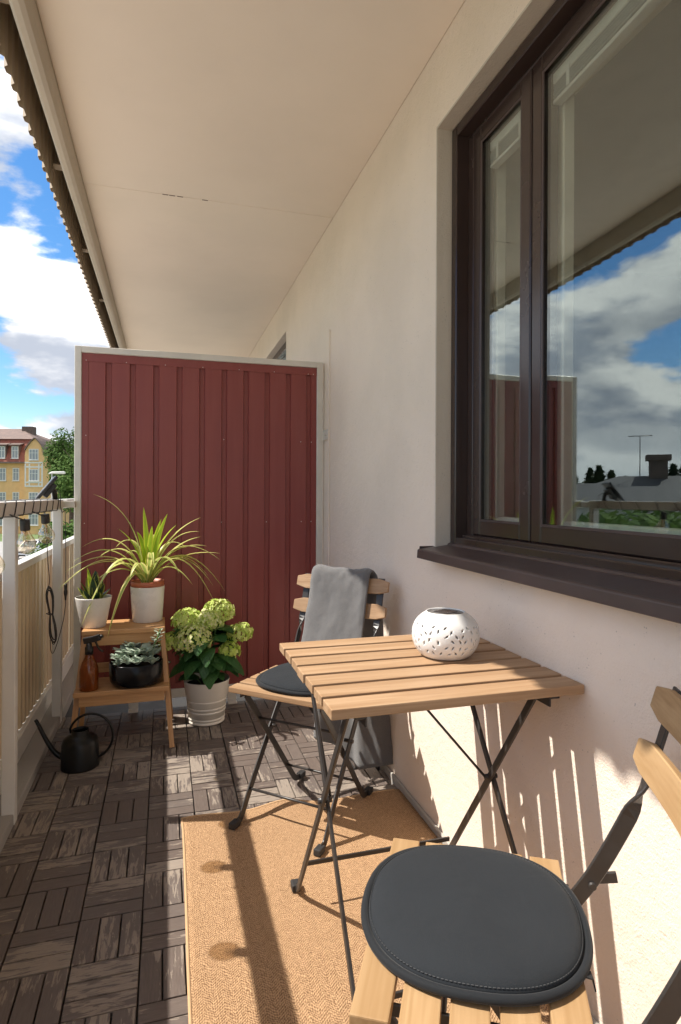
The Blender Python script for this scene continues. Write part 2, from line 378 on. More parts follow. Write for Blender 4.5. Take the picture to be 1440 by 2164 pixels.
def floret():
    m, nt, p, out = new_mat('floret'); t = nt.nodes.new('ShaderNodeTexCoord'); s = nt.nodes.new('ShaderNodeSeparateXYZ'); nt.links.new(t.outputs['UV'], s.inputs[0])
    oi = nt.nodes.new('ShaderNodeObjectInfo'); sp = nt.nodes.new('ShaderNodeSeparateColor'); nt.links.new(oi.outputs['Color'], sp.inputs[0])
    green = mixcol(nt, s.outputs[0], (0.40, 0.58, 0.05), (0.78, 0.84, 0.26))
    pale = mixcol(nt, s.outputs[0], (0.60, 0.60, 0.26), (0.88, 0.77, 0.66))
    c = mixcol(nt, math_n(nt, 'MULTIPLY', sp.outputs[0], maprange(nt, s.outputs[1], 0.0, 0.8, 1.0, 0.25)), green, pale)
    setc(nt, p.inputs['Base Color'], c); p.inputs['Roughness'].default_value = 0.6
    tr = nt.nodes.new('ShaderNodeBsdfTranslucent'); setc(nt, tr.inputs[0], c); mx = nt.nodes.new('ShaderNodeMixShader'); mx.inputs[0].default_value = 0.25
    nt.links.new(p.outputs[0], mx.inputs[1]); nt.links.new(tr.outputs[0], mx.inputs[2]); nt.links.new(mx.outputs[0], out.inputs[0]); return m
M['floret'] = floret()
def deck():
    """dark stained composite, the stain worn away in streaks along the slat (uv in metres: x along, y across)"""
    m, nt, p, out = new_mat('worn_deck_slat')
    v = coords(nt, 'UV', (15, 85, 1), rnd=60)
    a = tex(nt, 'ShaderNodeTexNoise', v, Scale=1.0, Detail=7.0, Roughness=0.66, Distortion=0.5)
    v2 = coords(nt, 'UV', (26, 260, 1), rnd=33); b = tex(nt, 'ShaderNodeTexNoise', v2, Scale=1.0, Detail=4.0, Roughness=0.6)
    oi = nt.nodes.new('ShaderNodeObjectInfo')
    geo = nt.nodes.new('ShaderNodeNewGeometry'); wv = tex(nt, 'ShaderNodeTexNoise', geo.outputs['Position'], Scale=2.6, Detail=2.0)
    wear = math_n(nt, 'ADD', math_n(nt, 'MULTIPLY', math_n(nt, 'SUBTRACT', wv.outputs['Fac'], 0.5), 0.75), math_n(nt, 'MULTIPLY', math_n(nt, 'SUBTRACT', oi.outputs['Random'], 0.5), 0.16))
    f = math_n(nt, 'ADD', a.outputs['Fac'], wear)
    mask = maprange(nt, math_n(nt, 'ADD', f, math_n(nt, 'MULTIPLY', math_n(nt, 'SUBTRACT', b.outputs['Fac'], 0.5), 0.12)), 0.53, 0.585, 0, 1)
    stain = mixcol(nt, b.outputs['Fac'], (0.078, 0.057, 0.049), (0.175, 0.140, 0.120))
    stain = mixcol(nt, math_n(nt, 'MULTIPLY', oi.outputs['Random'], 0.5), stain, (0.145, 0.125, 0.115))
    bare = mixcol(nt, b.outputs['Fac'], (0.25, 0.20, 0.16), (0.45, 0.385, 0.315))
    c = mixcol(nt, math_n(nt, 'MULTIPLY', mask, 0.62), stain, bare)
    setc(nt, p.inputs['Base Color'], c)
    nt.links.new(maprange(nt, mask, 0, 1, 0.52, 0.85), p.inputs['Roughness']); p.inputs['Specular IOR Level'].default_value = 0.35
    h = math_n(nt, 'SUBTRACT', math_n(nt, 'MULTIPLY', b.outputs['Fac'], 0.5), math_n(nt, 'MULTIPLY', mask, 0.35)); bump(nt, p, h, 0.5, 0.0012)
    return m
M['deck'] = deck()
def rugmat():
    m, nt, p, out = new_mat('herringbone_weave'); v = coords(nt, 'Object')
    nz = tex(nt, 'ShaderNodeTexNoise', v, Scale=55.0, Detail=3.0)
    s = nt.nodes.new('ShaderNodeSeparateXYZ'); nt.links.new(v, s.inputs[0])
    xx = math_n(nt, 'ADD', s.outputs[0], math_n(nt, 'MULTIPLY', math_n(nt, 'SUBTRACT', nz.outputs['Fac'], 0.5), 0.012))
    tri = math_n(nt, 'PINGPONG', xx, 0.021)
    yy = math_n(nt, 'ADD', s.outputs[1], math_n(nt, 'ADD', math_n(nt, 'MULTIPLY', tri, 0.9), math_n(nt, 'MULTIPLY', math_n(nt, 'SUBTRACT', nz.outputs['Fac'], 0.5), 0.012)))
    rows = math_n(nt, 'SINE', math_n(nt, 'MULTIPLY', yy, 2*math.pi/0.0072))
    cross = math_n(nt, 'SINE', math_n(nt, 'MULTIPLY', xx, 2*math.pi/0.0047))
    loops = math_n(nt, 'ADD', math_n(nt, 'MULTIPLY', rows, 0.25), math_n(nt, 'MULTIPLY', cross, 0.15))
    fib = tex(nt, 'ShaderNodeTexNoise', v, Scale=230.0, Detail=5.0, Roughness=0.78)
    h = math_n(nt, 'ADD', loops, math_n(nt, 'MULTIPLY', fib.outputs['Fac'], 2.4))
    f = maprange(nt, h, 0.45, 1.9, 0, 1)
    c = mixcol(nt, f, (0.15, 0.075, 0.034), (0.70, 0.45, 0.255))
    big = tex(nt, 'ShaderNodeTexNoise', v, Scale=3.0, Detail=3.0)
    c = mixcol(nt, maprange(nt, big.outputs['Fac'], 0.35, 0.7, 0, 0.18), c, (0.38, 0.235, 0.125))
    setc(nt, p.inputs['Base Color'], c); p.inputs['Roughness'].default_value = 0.85; p.inputs['Specular IOR Level'].default_value = 0.2
    bump(nt, p, h, 0.8, 0.0022); return m
M['rug'] = rugmat()
M['rug_edge'] = fabric('rug_binding', (0.52, 0.335, 0.185), 700, 0.85, 0.1, 0.4)
def groundmat(name, a, b, scale, rough=0.9):
    m, nt, p, out = new_mat(name); g = nt.nodes.new('ShaderNodeNewGeometry')
    n = tex(nt, 'ShaderNodeTexNoise', g.outputs['Position'], Scale=scale, Detail=8.0, Roughness=0.65)
    n2 = tex(nt, 'ShaderNodeTexNoise', g.outputs['Position'], Scale=scale*0.06, Detail=3.0)
    f = math_n(nt, 'ADD', math_n(nt, 'MULTIPLY', n.outputs['Fac'], 0.6), math_n(nt, 'MULTIPLY', n2.outputs['Fac'], 0.4))
    setc(nt, p.inputs['Base Color'], mixcol(nt, maprange(nt, f, 0.35, 0.65, 0, 1), a, b)); p.inputs['Roughness'].default_value = rough; return m
M['grass'] = groundmat('lawn', (0.07, 0.12, 0.03), (0.14, 0.19, 0.06), 6.0)
M['asphalt'] = groundmat('asphalt', (0.29, 0.275, 0.26), (0.36, 0.345, 0.33), 8.0)
M['ochre'] = plaster('ochre_render', (0.76, 0.48, 0.23), 0.2, 6, pits=False, stains=0.1)
M['red_tile'] = simple('red_roof_tile', (0.26, 0.075, 0.045), 0.7, var=0.2, vscale=1.5)
M['brown_tile'] = simple('brown_roof_tile', (0.17, 0.115, 0.095), 0.75, var=0.2, vscale=1.5)
M['grey_tile'] = simple('grey_roof_tile', (0.055, 0.055, 0.06), 0.7, var=0.2, vscale=1.0)
M['far_white'] = simple('far_white', (0.68, 0.66, 0.62), 0.6)
M['brick'] = simple('chimney_brick', (0.12, 0.085, 0.07), 0.85, var=0.25, vscale=3)
M['crown'] = leafmat('tree_leaf', (0.115, 0.185, 0.045), (0.075, 0.14, 0.032), 0.2, 0.9, 0.30, 0.7, spec=0.1)
M['crown_dark'] = leafmat('conifer_leaf', (0.030, 0.060, 0.020), (0.022, 0.048, 0.016), 0.2, 0.9, 0.15, 0.6)
M['bark'] = simple('bark', (0.09, 0.065, 0.045), 0.9, var=0.3, vscale=6)
M['car_white'] = simple('car_paint', (0.72, 0.73, 0.74), 0.25, var=0.01, coat=0.6)
M['car_glass'] = simple('car_glass', (0.05, 0.07, 0.09), 0.08)
M['tyre'] = simple('tyre', (0.02, 0.02, 0.02), 0.8)
M['lamp'] = simple('headlight', (0.6, 0.62, 0.65), 0.15)

M['pale_concrete'] = plaster('pale_concrete', (0.44, 0.41, 0.37), 0.2, 40, pits=False)

# ------------------------------------------------------------------ ground far below
GZ = -4.9
g = MB(); n = len(g.v); g.v += [Vector(p) for p in ((-900,-900,GZ),(900,-900,GZ),(900,900,GZ),(-900,900,GZ))]; g.face((0,1,2,3))
tag(ob('ground', g.mesh('ground', M['grass'])), kind='structure')
g = MB(); g.v += [Vector(p) for p in ((-22.5,-60,GZ+.01),(-4.2,-60,GZ+.01),(-4.2,84,GZ+.01),(-26.5,84,GZ+.01))]; g.face((0,1,2,3))
tag(ob('road', g.mesh('road', M['asphalt'])), kind='structure')
g = MB(); g.box((-5.6,-60,GZ-.2),(-4.2,84,GZ+.12)); tag(ob('pavement', g.mesh('pavement', M['pale_concrete'], 0.03)), kind='structure')

# ------------------------------------------------------------------ the apartment building wall
WX = 0.85
WY0, WY1, WZ0, WZ1 = 0.30, 1.786, 0.905, 2.30          # window opening
NY0, NY1, NZ1 = 4.335, 5.6, 2.306                      # neighbour's opening
facade = thing('apartment_wall', 'cream rendered apartment wall along the right side of the balcony', 'wall', (WX, 0, 0))
T = 0.30
w = MB()
def wb(y0, y1, z0, z1): w.box((0, y0, z0), (T, y1, z1))
wb(-2.2, WY0, -4.9, 5.2); wb(WY0, WY1, -4.9, WZ0); wb(WY0, WY1, WZ1, 5.2); wb(WY1, NY0, -4.9, 5.2)
wb(NY0, NY1, NZ1, 5.2); wb(NY0, NY1, -4.9, 0.0); wb(NY1, 10, -4.9, 5.2)
ob('rendered_wall', w.mesh('rendered_wall', M['wall']), facade)
# rough reveal strips round the window (5 cm deep)
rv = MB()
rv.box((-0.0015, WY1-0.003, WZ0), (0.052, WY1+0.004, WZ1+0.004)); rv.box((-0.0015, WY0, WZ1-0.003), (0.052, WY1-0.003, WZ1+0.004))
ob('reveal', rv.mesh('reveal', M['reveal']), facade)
pl = MB(); pl.box((-0.012, -1.6, -0.03), (-0.0005, 9.0, 0.028)); ob('plinth', pl.mesh('plinth', M['pale_concrete'], 0.003), facade)
# filled patch and vertical cable moulding beside the screen
pt = MB(); pt.box((-0.006, 3.10, 0.45), (-0.0005, 3.145, 1.99)); ob('moulding', pt.mesh('moulding', M['wall'], 0.002), facade)
# room behind the window
rm = MB(); X0, X1 = T+0.002, 3.6
rm.box((X0, -1.6, 0.25), (X1, -1.5, 2.65)); rm.box((X0, 3.4, 0.25), (X1, 3.5, 2.65)); rm.box((X1, -1.6, 0.25), (X1+.1, 3.5, 2.65))
rm.box((X0, -1.6, 0.15), (X1+.1, 3.5, 0.25)); rm.box((X0, -1.6, 2.65), (X1+.1, 3.5, 2.75))
ob('room', rm.mesh('room', M['room']), facade)
# main window: frame > sashes, panes, sill
def ring(mb, x0, x1, y0, y1, z0, z1, a, b=None):
    b = b or a
    mb.box((x0, y0, z0), (x1, y0+a, z1)); mb.box((x0, y1-a, z0), (x1, y1, z1))
    mb.box((x0+.0005, y0+a, z0), (x1-.0005, y1-a, z0+b)); mb.box((x0+.0005, y0+a, z1-b), (x1-.0005, y1-a, z1))
fr = MB(); ring(fr, .050, .125, WY0+.002, WY1-.004, WZ0+.022, WZ1-.004, .034)
ring(fr, .092, .150, WY0+.036, WY1-.038, WZ0+.056, WZ1-.038, .037, .012)
window = ob('window', fr.mesh('window', M['brown'], 0.003), facade)
window['label'] = 'dark brown framed window with two casements reflecting the sky'
def sash(y0, y1, tilt=0):
    hg = dict(loc=(0, y1, 0), rot=(0, 0, R(tilt))); yb = y1; y0, y1 = y0-yb, 0
    s_ = MB(); ring(s_, .088, .140, y0, y1, .972, 2.246, .0465, .047)
    so = ob('sash', s_.mesh('sash', M['brown'], 0.004), window, **hg)
    bd = MB(); ring(bd, .0893, .0925, y0+.0425, y1-.0425, 1.015, 2.203, .008); ob('glazing_bead', bd.mesh('glazing_bead', M['sill'], 0.001), window, **hg)
    p_ = MB(); p_.box((.0965, y0+.046, 1.018), (.1005, y1-.046, 2.200)); ob('pane', p_.mesh('pane', M['pane']), window, **hg)
    i_ = MB(); ring(i_, .150, .185, y0-.001, y1+(.010 if yb > 1.5 else 0), .98, 2.235, .050); ob('inner_sash', i_.mesh('inner_sash', M['cream'], 0.004), window, **hg)
sash(1.395, 1.706); sash(0.338, 1.391, -1.75)
ln = MB(); ring(ln, .187, .298, WY0+.004, WY1-.008, WZ0+.03, WZ1-.008, .022); ob('inner_lining', ln.mesh('inner_lining', M['cream'], 0.002), window)
si = MB()
prof = [(.110,.955),(.085,.952),(.045,.940),(.040,.934),(-.052,.922),(-.058,.918),(-.060,.892),(-.054,.892),(-.053,.914),(.042,.926),(.110,.944)]
y0, y1 = WY0-.03, WY1+.016
b0 = len(si.v)
for y in (y0, y1):
    for x, z in prof: si.v.append(Vector((x, y, z)))
k = len(prof)
for i in range(k): si.face([b0+i, b0+(i+1)%k, b0+k+(i+1)%k, b0+k+i])
si.face(list(range(b0, b0+k))[::-1]); si.face(list(range(b0+k, b0+2*k)))
si.box((-.050, y1-.0015, .905), (.046, y1+.002, .930))
ob('sill', si.mesh('sill', M['sill'], 0.0015), window)
dr = MB(); dr.box((.070, WY0+.04, .958), (.094, WY1-.045, .971)); ob('drip_rail', dr.mesh('drip_rail', M['brown'], 0.003), window)
# neighbour's window beyond the screen
fr = MB(); ring(fr, .05, .12, NY0+.002, NY1-.002, .01, NZ1-.004, .06); nw = ob('neighbour_window', fr.mesh('neighbour_window', M['brown'], .003), facade)
p_ = MB(); p_.box((.09, NY0+.062, .07), (.094, NY1-.062, NZ1-.07)); ob('pane', p_.mesh('pane', M['pane']), nw)
p_ = MB(); p_.box((.25, NY0, .0), (.28, NY1, NZ1)); ob('curtain', p_.mesh('curtain', M['room']), nw)

# ------------------------------------------------------------------ ceiling with its lip and the ribbed fascia sheet
ceil = MB(); ceil.box((-.375, -2.0, 2.58), (WX-.0005, 9.5, 2.78))
ceiling = tag(ob('ceiling', ceil.mesh('ceiling', M['ceiling'])), kind='structure')
for y0, y1, dz in ((-2.0, 3.047, 0.0), (3.053, 9.5, 0.0015)):
    s_ = MB(); s_.box((-.378, y0, 2.567+dz), (WX-.001, y1, 2.579)); ob('ceiling_slab', s_.mesh('ceiling_slab', M['ceiling'], 0.002), ceiling)
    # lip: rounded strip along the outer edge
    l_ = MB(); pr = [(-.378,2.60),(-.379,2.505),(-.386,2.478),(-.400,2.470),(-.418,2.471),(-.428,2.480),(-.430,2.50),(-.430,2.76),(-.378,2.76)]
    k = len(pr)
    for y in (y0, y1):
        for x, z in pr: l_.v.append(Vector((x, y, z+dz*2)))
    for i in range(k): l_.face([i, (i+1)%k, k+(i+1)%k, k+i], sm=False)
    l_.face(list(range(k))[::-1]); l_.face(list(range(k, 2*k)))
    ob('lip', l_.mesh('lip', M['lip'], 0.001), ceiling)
# hairline crack fragments along the joint
cr = MB(); random.seed(3)
for x0 in (-.02, .012, .05, .17):
    cr.box((x0, 3.050-.004, 2.5655), (x0+.028, 3.050+.002, 2.5668), Matrix.Rotation(0, 4, 'Z'))
ob('crack', cr.mesh('crack', M['brown_tile']), ceiling)
fs = MB(); per = .09; y = -2.0; path = []
while y < 9.5:
    path += [(-.500, y), (-.500, y+.038), (-.513, y+.050), (-.513, y+.078)]; y += per
for (x, yy) in path: fs.v += [Vector((x, yy, 2.497)), Vector((x, yy, 3.0)), Vector((x-.0012, yy, 2.497)), Vector((x-.0012, yy, 3.0))]
for i in range(len(path)-1):
    a, b = 4*i, 4*i+4
    fs.face((a, a+1, b+1, b)); fs.face((a+2, b+2, b+3, a+3)); fs.face((a, b, b+2, a+2))
ob('fascia_sheet', fs.mesh('fascia_sheet', M['fascia']), ceiling)
rf = MB(); rf.box((-.62, -2.0, 2.99), (WX+.2, 9.5, 3.1)); ob('roof_slab', rf.mesh('roof_slab', M['concrete']), ceiling)
for y in (2.02, 3.0, 3.98, 4.96, 1.04):
    b = MB(); b.bar((-.431, y, 2.60), (-.498, y, 2.60), .05, .004, (0,1,0)); b.bar((-.433, y, 2.60), (-.433, y, 2.68), .05, .004, (0,1,0))
    b.bar((-.498, y, 2.575), (-.498, y, 2.62), .05, .003, (0,1,0)); ob('fascia_bracket', b.mesh('fascia_bracket', M['fascia']), ceiling)

# ------------------------------------------------------------------ floor: slab, tile bases, slats
sl = MB(); sl.box((-.62, -1.6, -.30), (WX-.0005, 9.0, -.030)); floor = tag(ob('floor', sl.mesh('floor', M['concrete'])), kind='structure')
PX = 0.1535; FX0 = -0.0526 - 3*PX; PY = 0.1535; FY0 = 3.19
tb = MB(); tb.box((-.476, -1.55, -.0295), (WX-.013, 8.9, -.017)); ob('tile_base_and_shade_sheet', tb.mesh('tile_base_and_shade_sheet', M['rubber']), floor)  # beyond the screen it is a dark sheet standing in for shade
SLW, SLL = 0.0475, 0.1495
def slat_mesh(i):
    random.seed(100+i); du, dv = random.random()*9, random.random()*9
    b = bmesh.new(); bmesh.ops.create_cube(b, size=1); bmesh.ops.scale(b, vec=(SLL, SLW, .016), verts=b.verts)
    bmesh.ops.translate(b, vec=(0, 0, -.008), verts=b.verts)
    bmesh.ops.bevel(b, geom=[e for e in b.edges if all(v.co.z > -.001 for v in e.verts)] , offset=.0022, segments=2, affect='EDGES', profile=.6)
    uv = b.loops.layers.uv.new('UVMap')
    for f in b.faces:
        for l in f.loops: l[uv].uv = (l.vert.co.x + du, l.vert.co.y + l.vert.co.z + dv)
    me = bpy.data.meshes.new('slat'); b.to_mesh(me); b.free(); me.materials.append(M['deck']); return me
slats = [slat_mesh(i) for i in range(16)]
rest = bmesh.new(); random.seed(11)
def visible(x, y):
    if y < 1.0: return False
    if x > 0.06+.08 and y < 2.0: return False
    if x > 0.78 and y > 2.7: return False
    return True
cnt = 0
cols = [c_ for c_ in range(0, 9)]
j = 0
while FY0 - (j+1)*PY > -1.5:
    yc = FY0 - (j+.5)*PY
    for ci in cols:
        xc = FX0 + (ci+.5)*PX
        if xc - PX/2 > WX - .03: continue
        vert = (ci + j) % 2 == 0
        jx = random.uniform(-.0008, .0008); jy = random.uniform(-.0008, .0008)
        for k in (-1, 0, 1):
            ox, oy = (k*PX/3, 0) if vert else (0, k*PY/3)
            x, yv = xc+ox+jx, yc+oy+jy
            halfx = SLW/2 if vert else SLL/2
            if x + halfx > WX - .014 or x - halfx < -.475:
                if x - halfx < -.475 - .05 or x+halfx > WX - .014 + .06: continue
            Mx = Matrix.Translation((x, yv, random.uniform(-.0012, .0008))) @ Matrix.Rotation((math.pi/2 if vert else 0) + random.uniform(-.006, .006), 4, 'Z') @ Matrix.Rotation(random.uniform(-.006, .006), 4, 'X')
            if x + halfx > WX - .014: Mx = Mx @ Matrix.Diagonal((.62, 1, 1, 1))
            if visible(x, yv) and cnt < 300:
                ob('slat', random.choice(slats), floor, M=Mx); cnt += 1
            else:
                me = random.choice(slats); t = bmesh.new(); t.from_mesh(me); bmesh.ops.transform(t, matrix=Mx, verts=t.verts)
                tmp = bpy.data.meshes.new('t'); t.to_mesh(tmp); t.free(); rest.from_mesh(tmp); bpy.data.meshes.remove(tmp)
    j += 1
me = bpy.data.meshes.new('slats'); rest.to_mesh(me); rest.free(); me.materials.append(M['deck'])
tag(ob('covered_slats', me, floor), kind='stuff')
print('slats', cnt)

# ------------------------------------------------------------------ privacy screen
SY = 3.23; SX0, SX1, SZ0, SZ1 = -.435, .838, .040, 1.835
screen = thing('privacy_screen', 'dark red ribbed metal privacy screen in a pale steel frame', 'screen', (0, SY, 0))
f_ = MB(); FW = .031
f_.box((SX0, -.018, SZ0), (SX0+FW, .018, SZ1)); f_.box((SX1-FW, -.018, SZ0), (SX1, .018, SZ1))
f_.box((SX0+FW, -.0175, SZ0), (SX1-FW, .0175, SZ0+.045)); f_.box((SX0+FW, -.0175, SZ1-FW), (SX1-FW, .0175, SZ1))
ob('frame', f_.mesh('frame', M['galv'], 0.002), screen)
# ribbed sheet
sh_ = MB(); X0, X1 = SX0+FW+.001, SX1-FW-.001; per = .1155; x = X0; pts = [(X0, -.006)]; x = X0+.030
while x < X1-.05:
    pts += [(x, -.006), (x+.003, .008), (x+.080-.052, .008), (x+.034, -.006)] if False else [(x+.080, -.006), (x+.0835, .006), (x+.106, .006), (x+.1105, -.006)]
    x += per
pts = [p for p in pts if p[0] < X1-.002] + [(X1, -.006)]
zb, zt = SZ0+.045, SZ1-FW-.001
for (x, y) in pts: sh_.v += [Vector((x, y, zb)), Vector((x, y, zt))]
for i in range(len(pts)-1): sh_.face((2*i, 2*i+2, 2*i+3, 2*i+1))
b0 = len(sh_.v)
for (x, y) in pts: sh_.v += [Vector((x, y+.0012, zb)), Vector((x, y+.0012, zt))]
for i in range(len(pts)-1): sh_.face((b0+2*i, b0+2*i+1, b0+2*i+3, b0+2*i+2))
ob('ribbed_sheet', sh_.mesh('ribbed_sheet', M['red']), screen)
bt = MB(); bt.box((X0, -.0085, zt-.042), (X1, -.0068, zt)); bt.box((X0, -.0085, zb), (X1, -.0068, zb+.03)); bt.box((X0, -.0088, zb), (X0+.03, -.0070, zt-.0425))
ob('trim_strip', bt.mesh('trim_strip', M['red'], .0004), screen)
scm = MB(); scm.lathe([(0,-.0018),(.0024,-.0012),(.0028,0)], 8); scme = scm.mesh('screw', M['screw'])
for x in [X0+.02+ i*.19 for i in range(7)] + [X1-.02]:
    for z in (zt-.036,): ob('screw', scme, screen, (min(x, X1-.02), -.0075, z), (R(-90), 0, 0))
for x in (X0+.015, X0+.23, X0+.69, X0+.93, X1-.085, X1-.03): ob('screw', scme, screen, (x, -.0092, 1.02-.07), (R(-90), 0, 0))
for x in (X0+.02, X0+.70, X1-.09, X1-.03): ob('screw', scme, screen, (x, -.0092, 1.39), (R(-90), 0, 0))
ft = MB(); ft.box((-.175, -.022, -.0005), (-.128, -.0185, .075)); ft.box((-.175, -.075, .0), (-.128, -.022, .004)); ob('foot_bracket', ft.mesh('foot_bracket', M['galv'], .001), screen)
ft = MB(); ft.box((.32, -.022, -.0005), (.367, -.0185, .075)); ft.box((.32, -.075, .0), (.367, -.022, .004)); ob('foot_bracket', ft.mesh('foot_bracket', M['galv'], .001), screen)
br = MB(); br.box((SX1-.02, -.0225, 1.40), (SX1+.004, -.0185, 1.455)); br.box((SX1+.003, -.115, 1.40), (SX1+.0055, -.0185, 1.455)); ob('wall_bracket', br.mesh('wall_bracket', M['galv'], .0008), screen)
br = MB(); br.lathe([(0,0),(.008,.0),(.008,.006),(0,.006)], 6); ob('bolt', br.mesh('bolt', M['screw']), screen, (SX1+.003, -.085, 1.428), (0, R(-90), 0))

# ------------------------------------------------------------------ railing
rail = thing('railing', 'white painted balcony railing with beige ribbed panels below a gap', 'railing', (0, 0, 0))
RX0, RX1 = -.525, -.475
for y in (-1.43, -.53, .375, 1.285, 2.197, 3.107, 4.02):
    p_ = MB(); p_.box((-.515, y, -.028), (RX1, y+.04, 1.0245)); ob('post', p_.mesh('post', M['white'], .0025), rail)
h = MB(); h.box((RX0, -1.5, 1.025), (RX1+.001, 3.150, 1.070)); ob('handrail', h.mesh('handrail', M['white'], .004, 2), rail)
h = MB(); h.box((RX0, 3.27, 1.025), (RX1, 6.0, 1.070)); ob('handrail', h.mesh('handrail', M['white'], .004, 2), rail)
br = MB(); br.box((RX1-.03, 3.1505, 1.030), (SX0+.012, 3.208, 1.062)); ob('rail_bracket', br.mesh('rail_bracket', M['galv'], .001), rail)
c_ = MB(); c_.box((-.598, -1.5, .784), (-.557, 6.0, .815)); ob('cap_rail', c_.mesh('cap_rail', M['white'], .003, 2), rail)
c_ = MB(); c_.box((-.598, -1.5, .0355), (-.552, 6.0, .125)); ob('bottom_rail', c_.mesh('bottom_rail', M['white'], .003, 2), rail)
kb = MB(); kb.box((-.64, -1.5, -.029), (-.4775, 9.0, .035)); ob('kerb', kb.mesh('kerb', M['concrete'], .006, 2), rail)
def rib_panel(y0, y1):
    pm = MB(); y = y0; pth = []
    while y < y1-.02:
        pth += [(-.569, y), (-.569, y+.030), (-.577, y+.040), (-.577, y+.062)]; y += .072
    pth = [p for p in pth if p[1] < y1]
    for (x, yy) in pth: pm.v += [Vector((x, yy, .126)), Vector((x, yy, .783)), Vector((x-.001, yy, .126)), Vector((x-.001, yy, .783))]
    for i in range(len(pth)-1):
        a, b = 4*i, 4*i+4; pm.face((a, a+1, b+1, b)); pm.face((a+2, b+2, b+3, a+3))
    ob('ribbed_panel', pm.mesh('ribbed_panel', M['beige_sheet']), rail)
for a, b in ((-1.4, -.485), (-.49, .42), (.405, 1.335), (1.315, 2.245), (2.226, 3.155), (3.120, 4.07), (4.03, 6.0)): rib_panel(a, b)

# ------------------------------------------------------------------ rug
rug = thing('rug', 'tan herringbone woven rug lying along the wall under the table', 'rug', (0, 0, 0))
def rug_z(x, y):
    e = max(0, 1-(2.075-y)/.16); b = math.exp(-((x-.40)/.09)**2)*.020 + math.exp(-((x-.62)/.07)**2)*.006
    return .0065 + e*e*b + .0008*math.sin(x*23+y*5)
rg = MB(); RXA, RXB, RYA, RYB = .055, .8345, -.75, 2.062
nx, ny = 40, 120
def rug_edge(x): return RYB + .010*math.sin(x*7+.6) + .006*math.sin(x*19)
for top in (1, 0):
    for iy in range(ny+1):
        for ix in range(nx+1):
            x = lerp(RXA, RXB, ix/nx); y = lerp(RYA, rug_edge(x), 1-(1-iy/ny)**1.6); z = rug_z(x, y) if top else max(.0006, rug_z(x, y)-.0055)
            rg.v.append(Vector((x + .003*math.sin(y*4), y, z)))
W_ = nx+1; K = W_*(ny+1)
for iy in range(ny):
    for ix in range(nx):
        a = iy*W_+ix; rg.face((a, a+1, a+W_+1, a+W_), sm=True); rg.face((K+a, K+a+W_, K+a+W_+1, K+a+1))
for iy in range(ny):
    a = iy*W_; rg.face((a, a+W_, K+a+W_, K+a)); a += nx; rg.face((a, K+a, K+a+W_, a+W_))
for ix in range(nx):
    a = ny*W_+ix; rg.face((a, a+1, K+a+1, K+a))
ob('woven_mat', rg.mesh('woven_mat', M['rug']), rug)
eb = MB(); pts = [(RXA+.003*math.sin(y*4)+.002, y, rug_z(RXA, y)-.0015) for y in [RYA+.05*i for i in range(int((RYB-RYA)/.05))]]
pts += [(x+.002*math.sin(2.06*4), rug_edge(x)-.001, rug_z(x, rug_edge(x))-.0015) for x in [RXA+.02*i for i in range(39)]]
eb.tube(pts, .0042, 6); ob('binding', eb.mesh('binding', M['rug_edge']), rug)

# ------------------------------------------------------------------ folding table
TZ = .008
table = thing('folding_table', 'small slatted wooden folding table on black crossed steel legs by the wall', 'table', (.57, 1.315, TZ))
TL, TWD = .552, .530; pitch = TWD/7; sw = pitch-.013
sm_ = MB(); sm_.box((-TL/2, -sw/2, .672), (TL/2, sw/2, .692)); 
tmesh = MB().box((-TL/2, -sw/2, -.010), (TL/2, sw/2, .010)).mesh('table_slat', M['table_wood'], .0022, 2)
random.seed(5)
for i in range(7): ob('table_slat', tmesh, table, (random.uniform(-.0015,.0015), -TWD/2+pitch*(i+.5), .682), (0, 0, random.uniform(-.002,.002)))
for x in (-.215, .215):
    b = MB(); b.bar((x, -.245, .667), (x, .245, .667), .022, .008, (1,0,0)); b.bar((x-.012*(1 if x>0 else -1), -.245, .658), (x-.012*(1 if x>0 else -1), .245, .658), .004, .022, (1,0,0))
    ob('under_rail', b.mesh('under_rail', M['steel'], .0008), table)
def table_leg(x, ytop, yfoot):
    b = MB(); s = 1 if yfoot > ytop else -1
    pts = [(x, ytop, .664), (x, lerp(ytop, yfoot, .95), .038), (x, yfoot, .016), (x, yfoot+.016*s, .009), (x, yfoot+.030*s, .0085)]
    b.sweep(smooth_path(pts, 4), [(0, .8*s, .6)]*17, .019, .006) if False else b.sweep(pts, [(0, 1, s*.7), (0, 1, s*.7), (0, .7, .7*s), (0, .3, 1), (0, 0, 1)], .017, .007)
    o = ob('leg', b.mesh('leg', M['steel'], .0012), table)
    c = MB(); c.box((x-.012, yfoot+.020*s-.014, 0), (x+.012, yfoot+.020*s+.018, .020)); ob('foot_cap', c.mesh('foot_cap', M['rubber'], .004, 2), o)
    return o
for x in (-.215, .215):
    table_leg(x-.006, -.19, .275); table_leg(x+.006, .215, -.262)
    b = MB(); b.tube([(x-.016, .012, .385), (x+.016, .012, .385)], .007, 10); ob('pivot_bolt', b.mesh('pivot_bolt', M['steel']), table)
b = MB(); b.bar((-.215, .235, .105), (.215, .235, .105), .012, .006, (0,0,1)); ob('stretcher', b.mesh('stretcher', M['steel'], .001), table)
b = MB(); b.bar((-.215, -.222, .105), (.215, -.222, .105), .012, .006, (0,0,1)); ob('stretcher', b.mesh('stretcher', M['steel'], .001), table)
b = MB(); b.tube([(.20, .012, .385), (-.01, .20, .655)], .0032, 6); ob('brace', b.mesh('brace', M['steel']), table)
b = MB(); b.tube([(-.20, .012, .385), (-.205, .235, .655)], .0032, 6); ob('brace', b.mesh('brace', M['steel']), table)

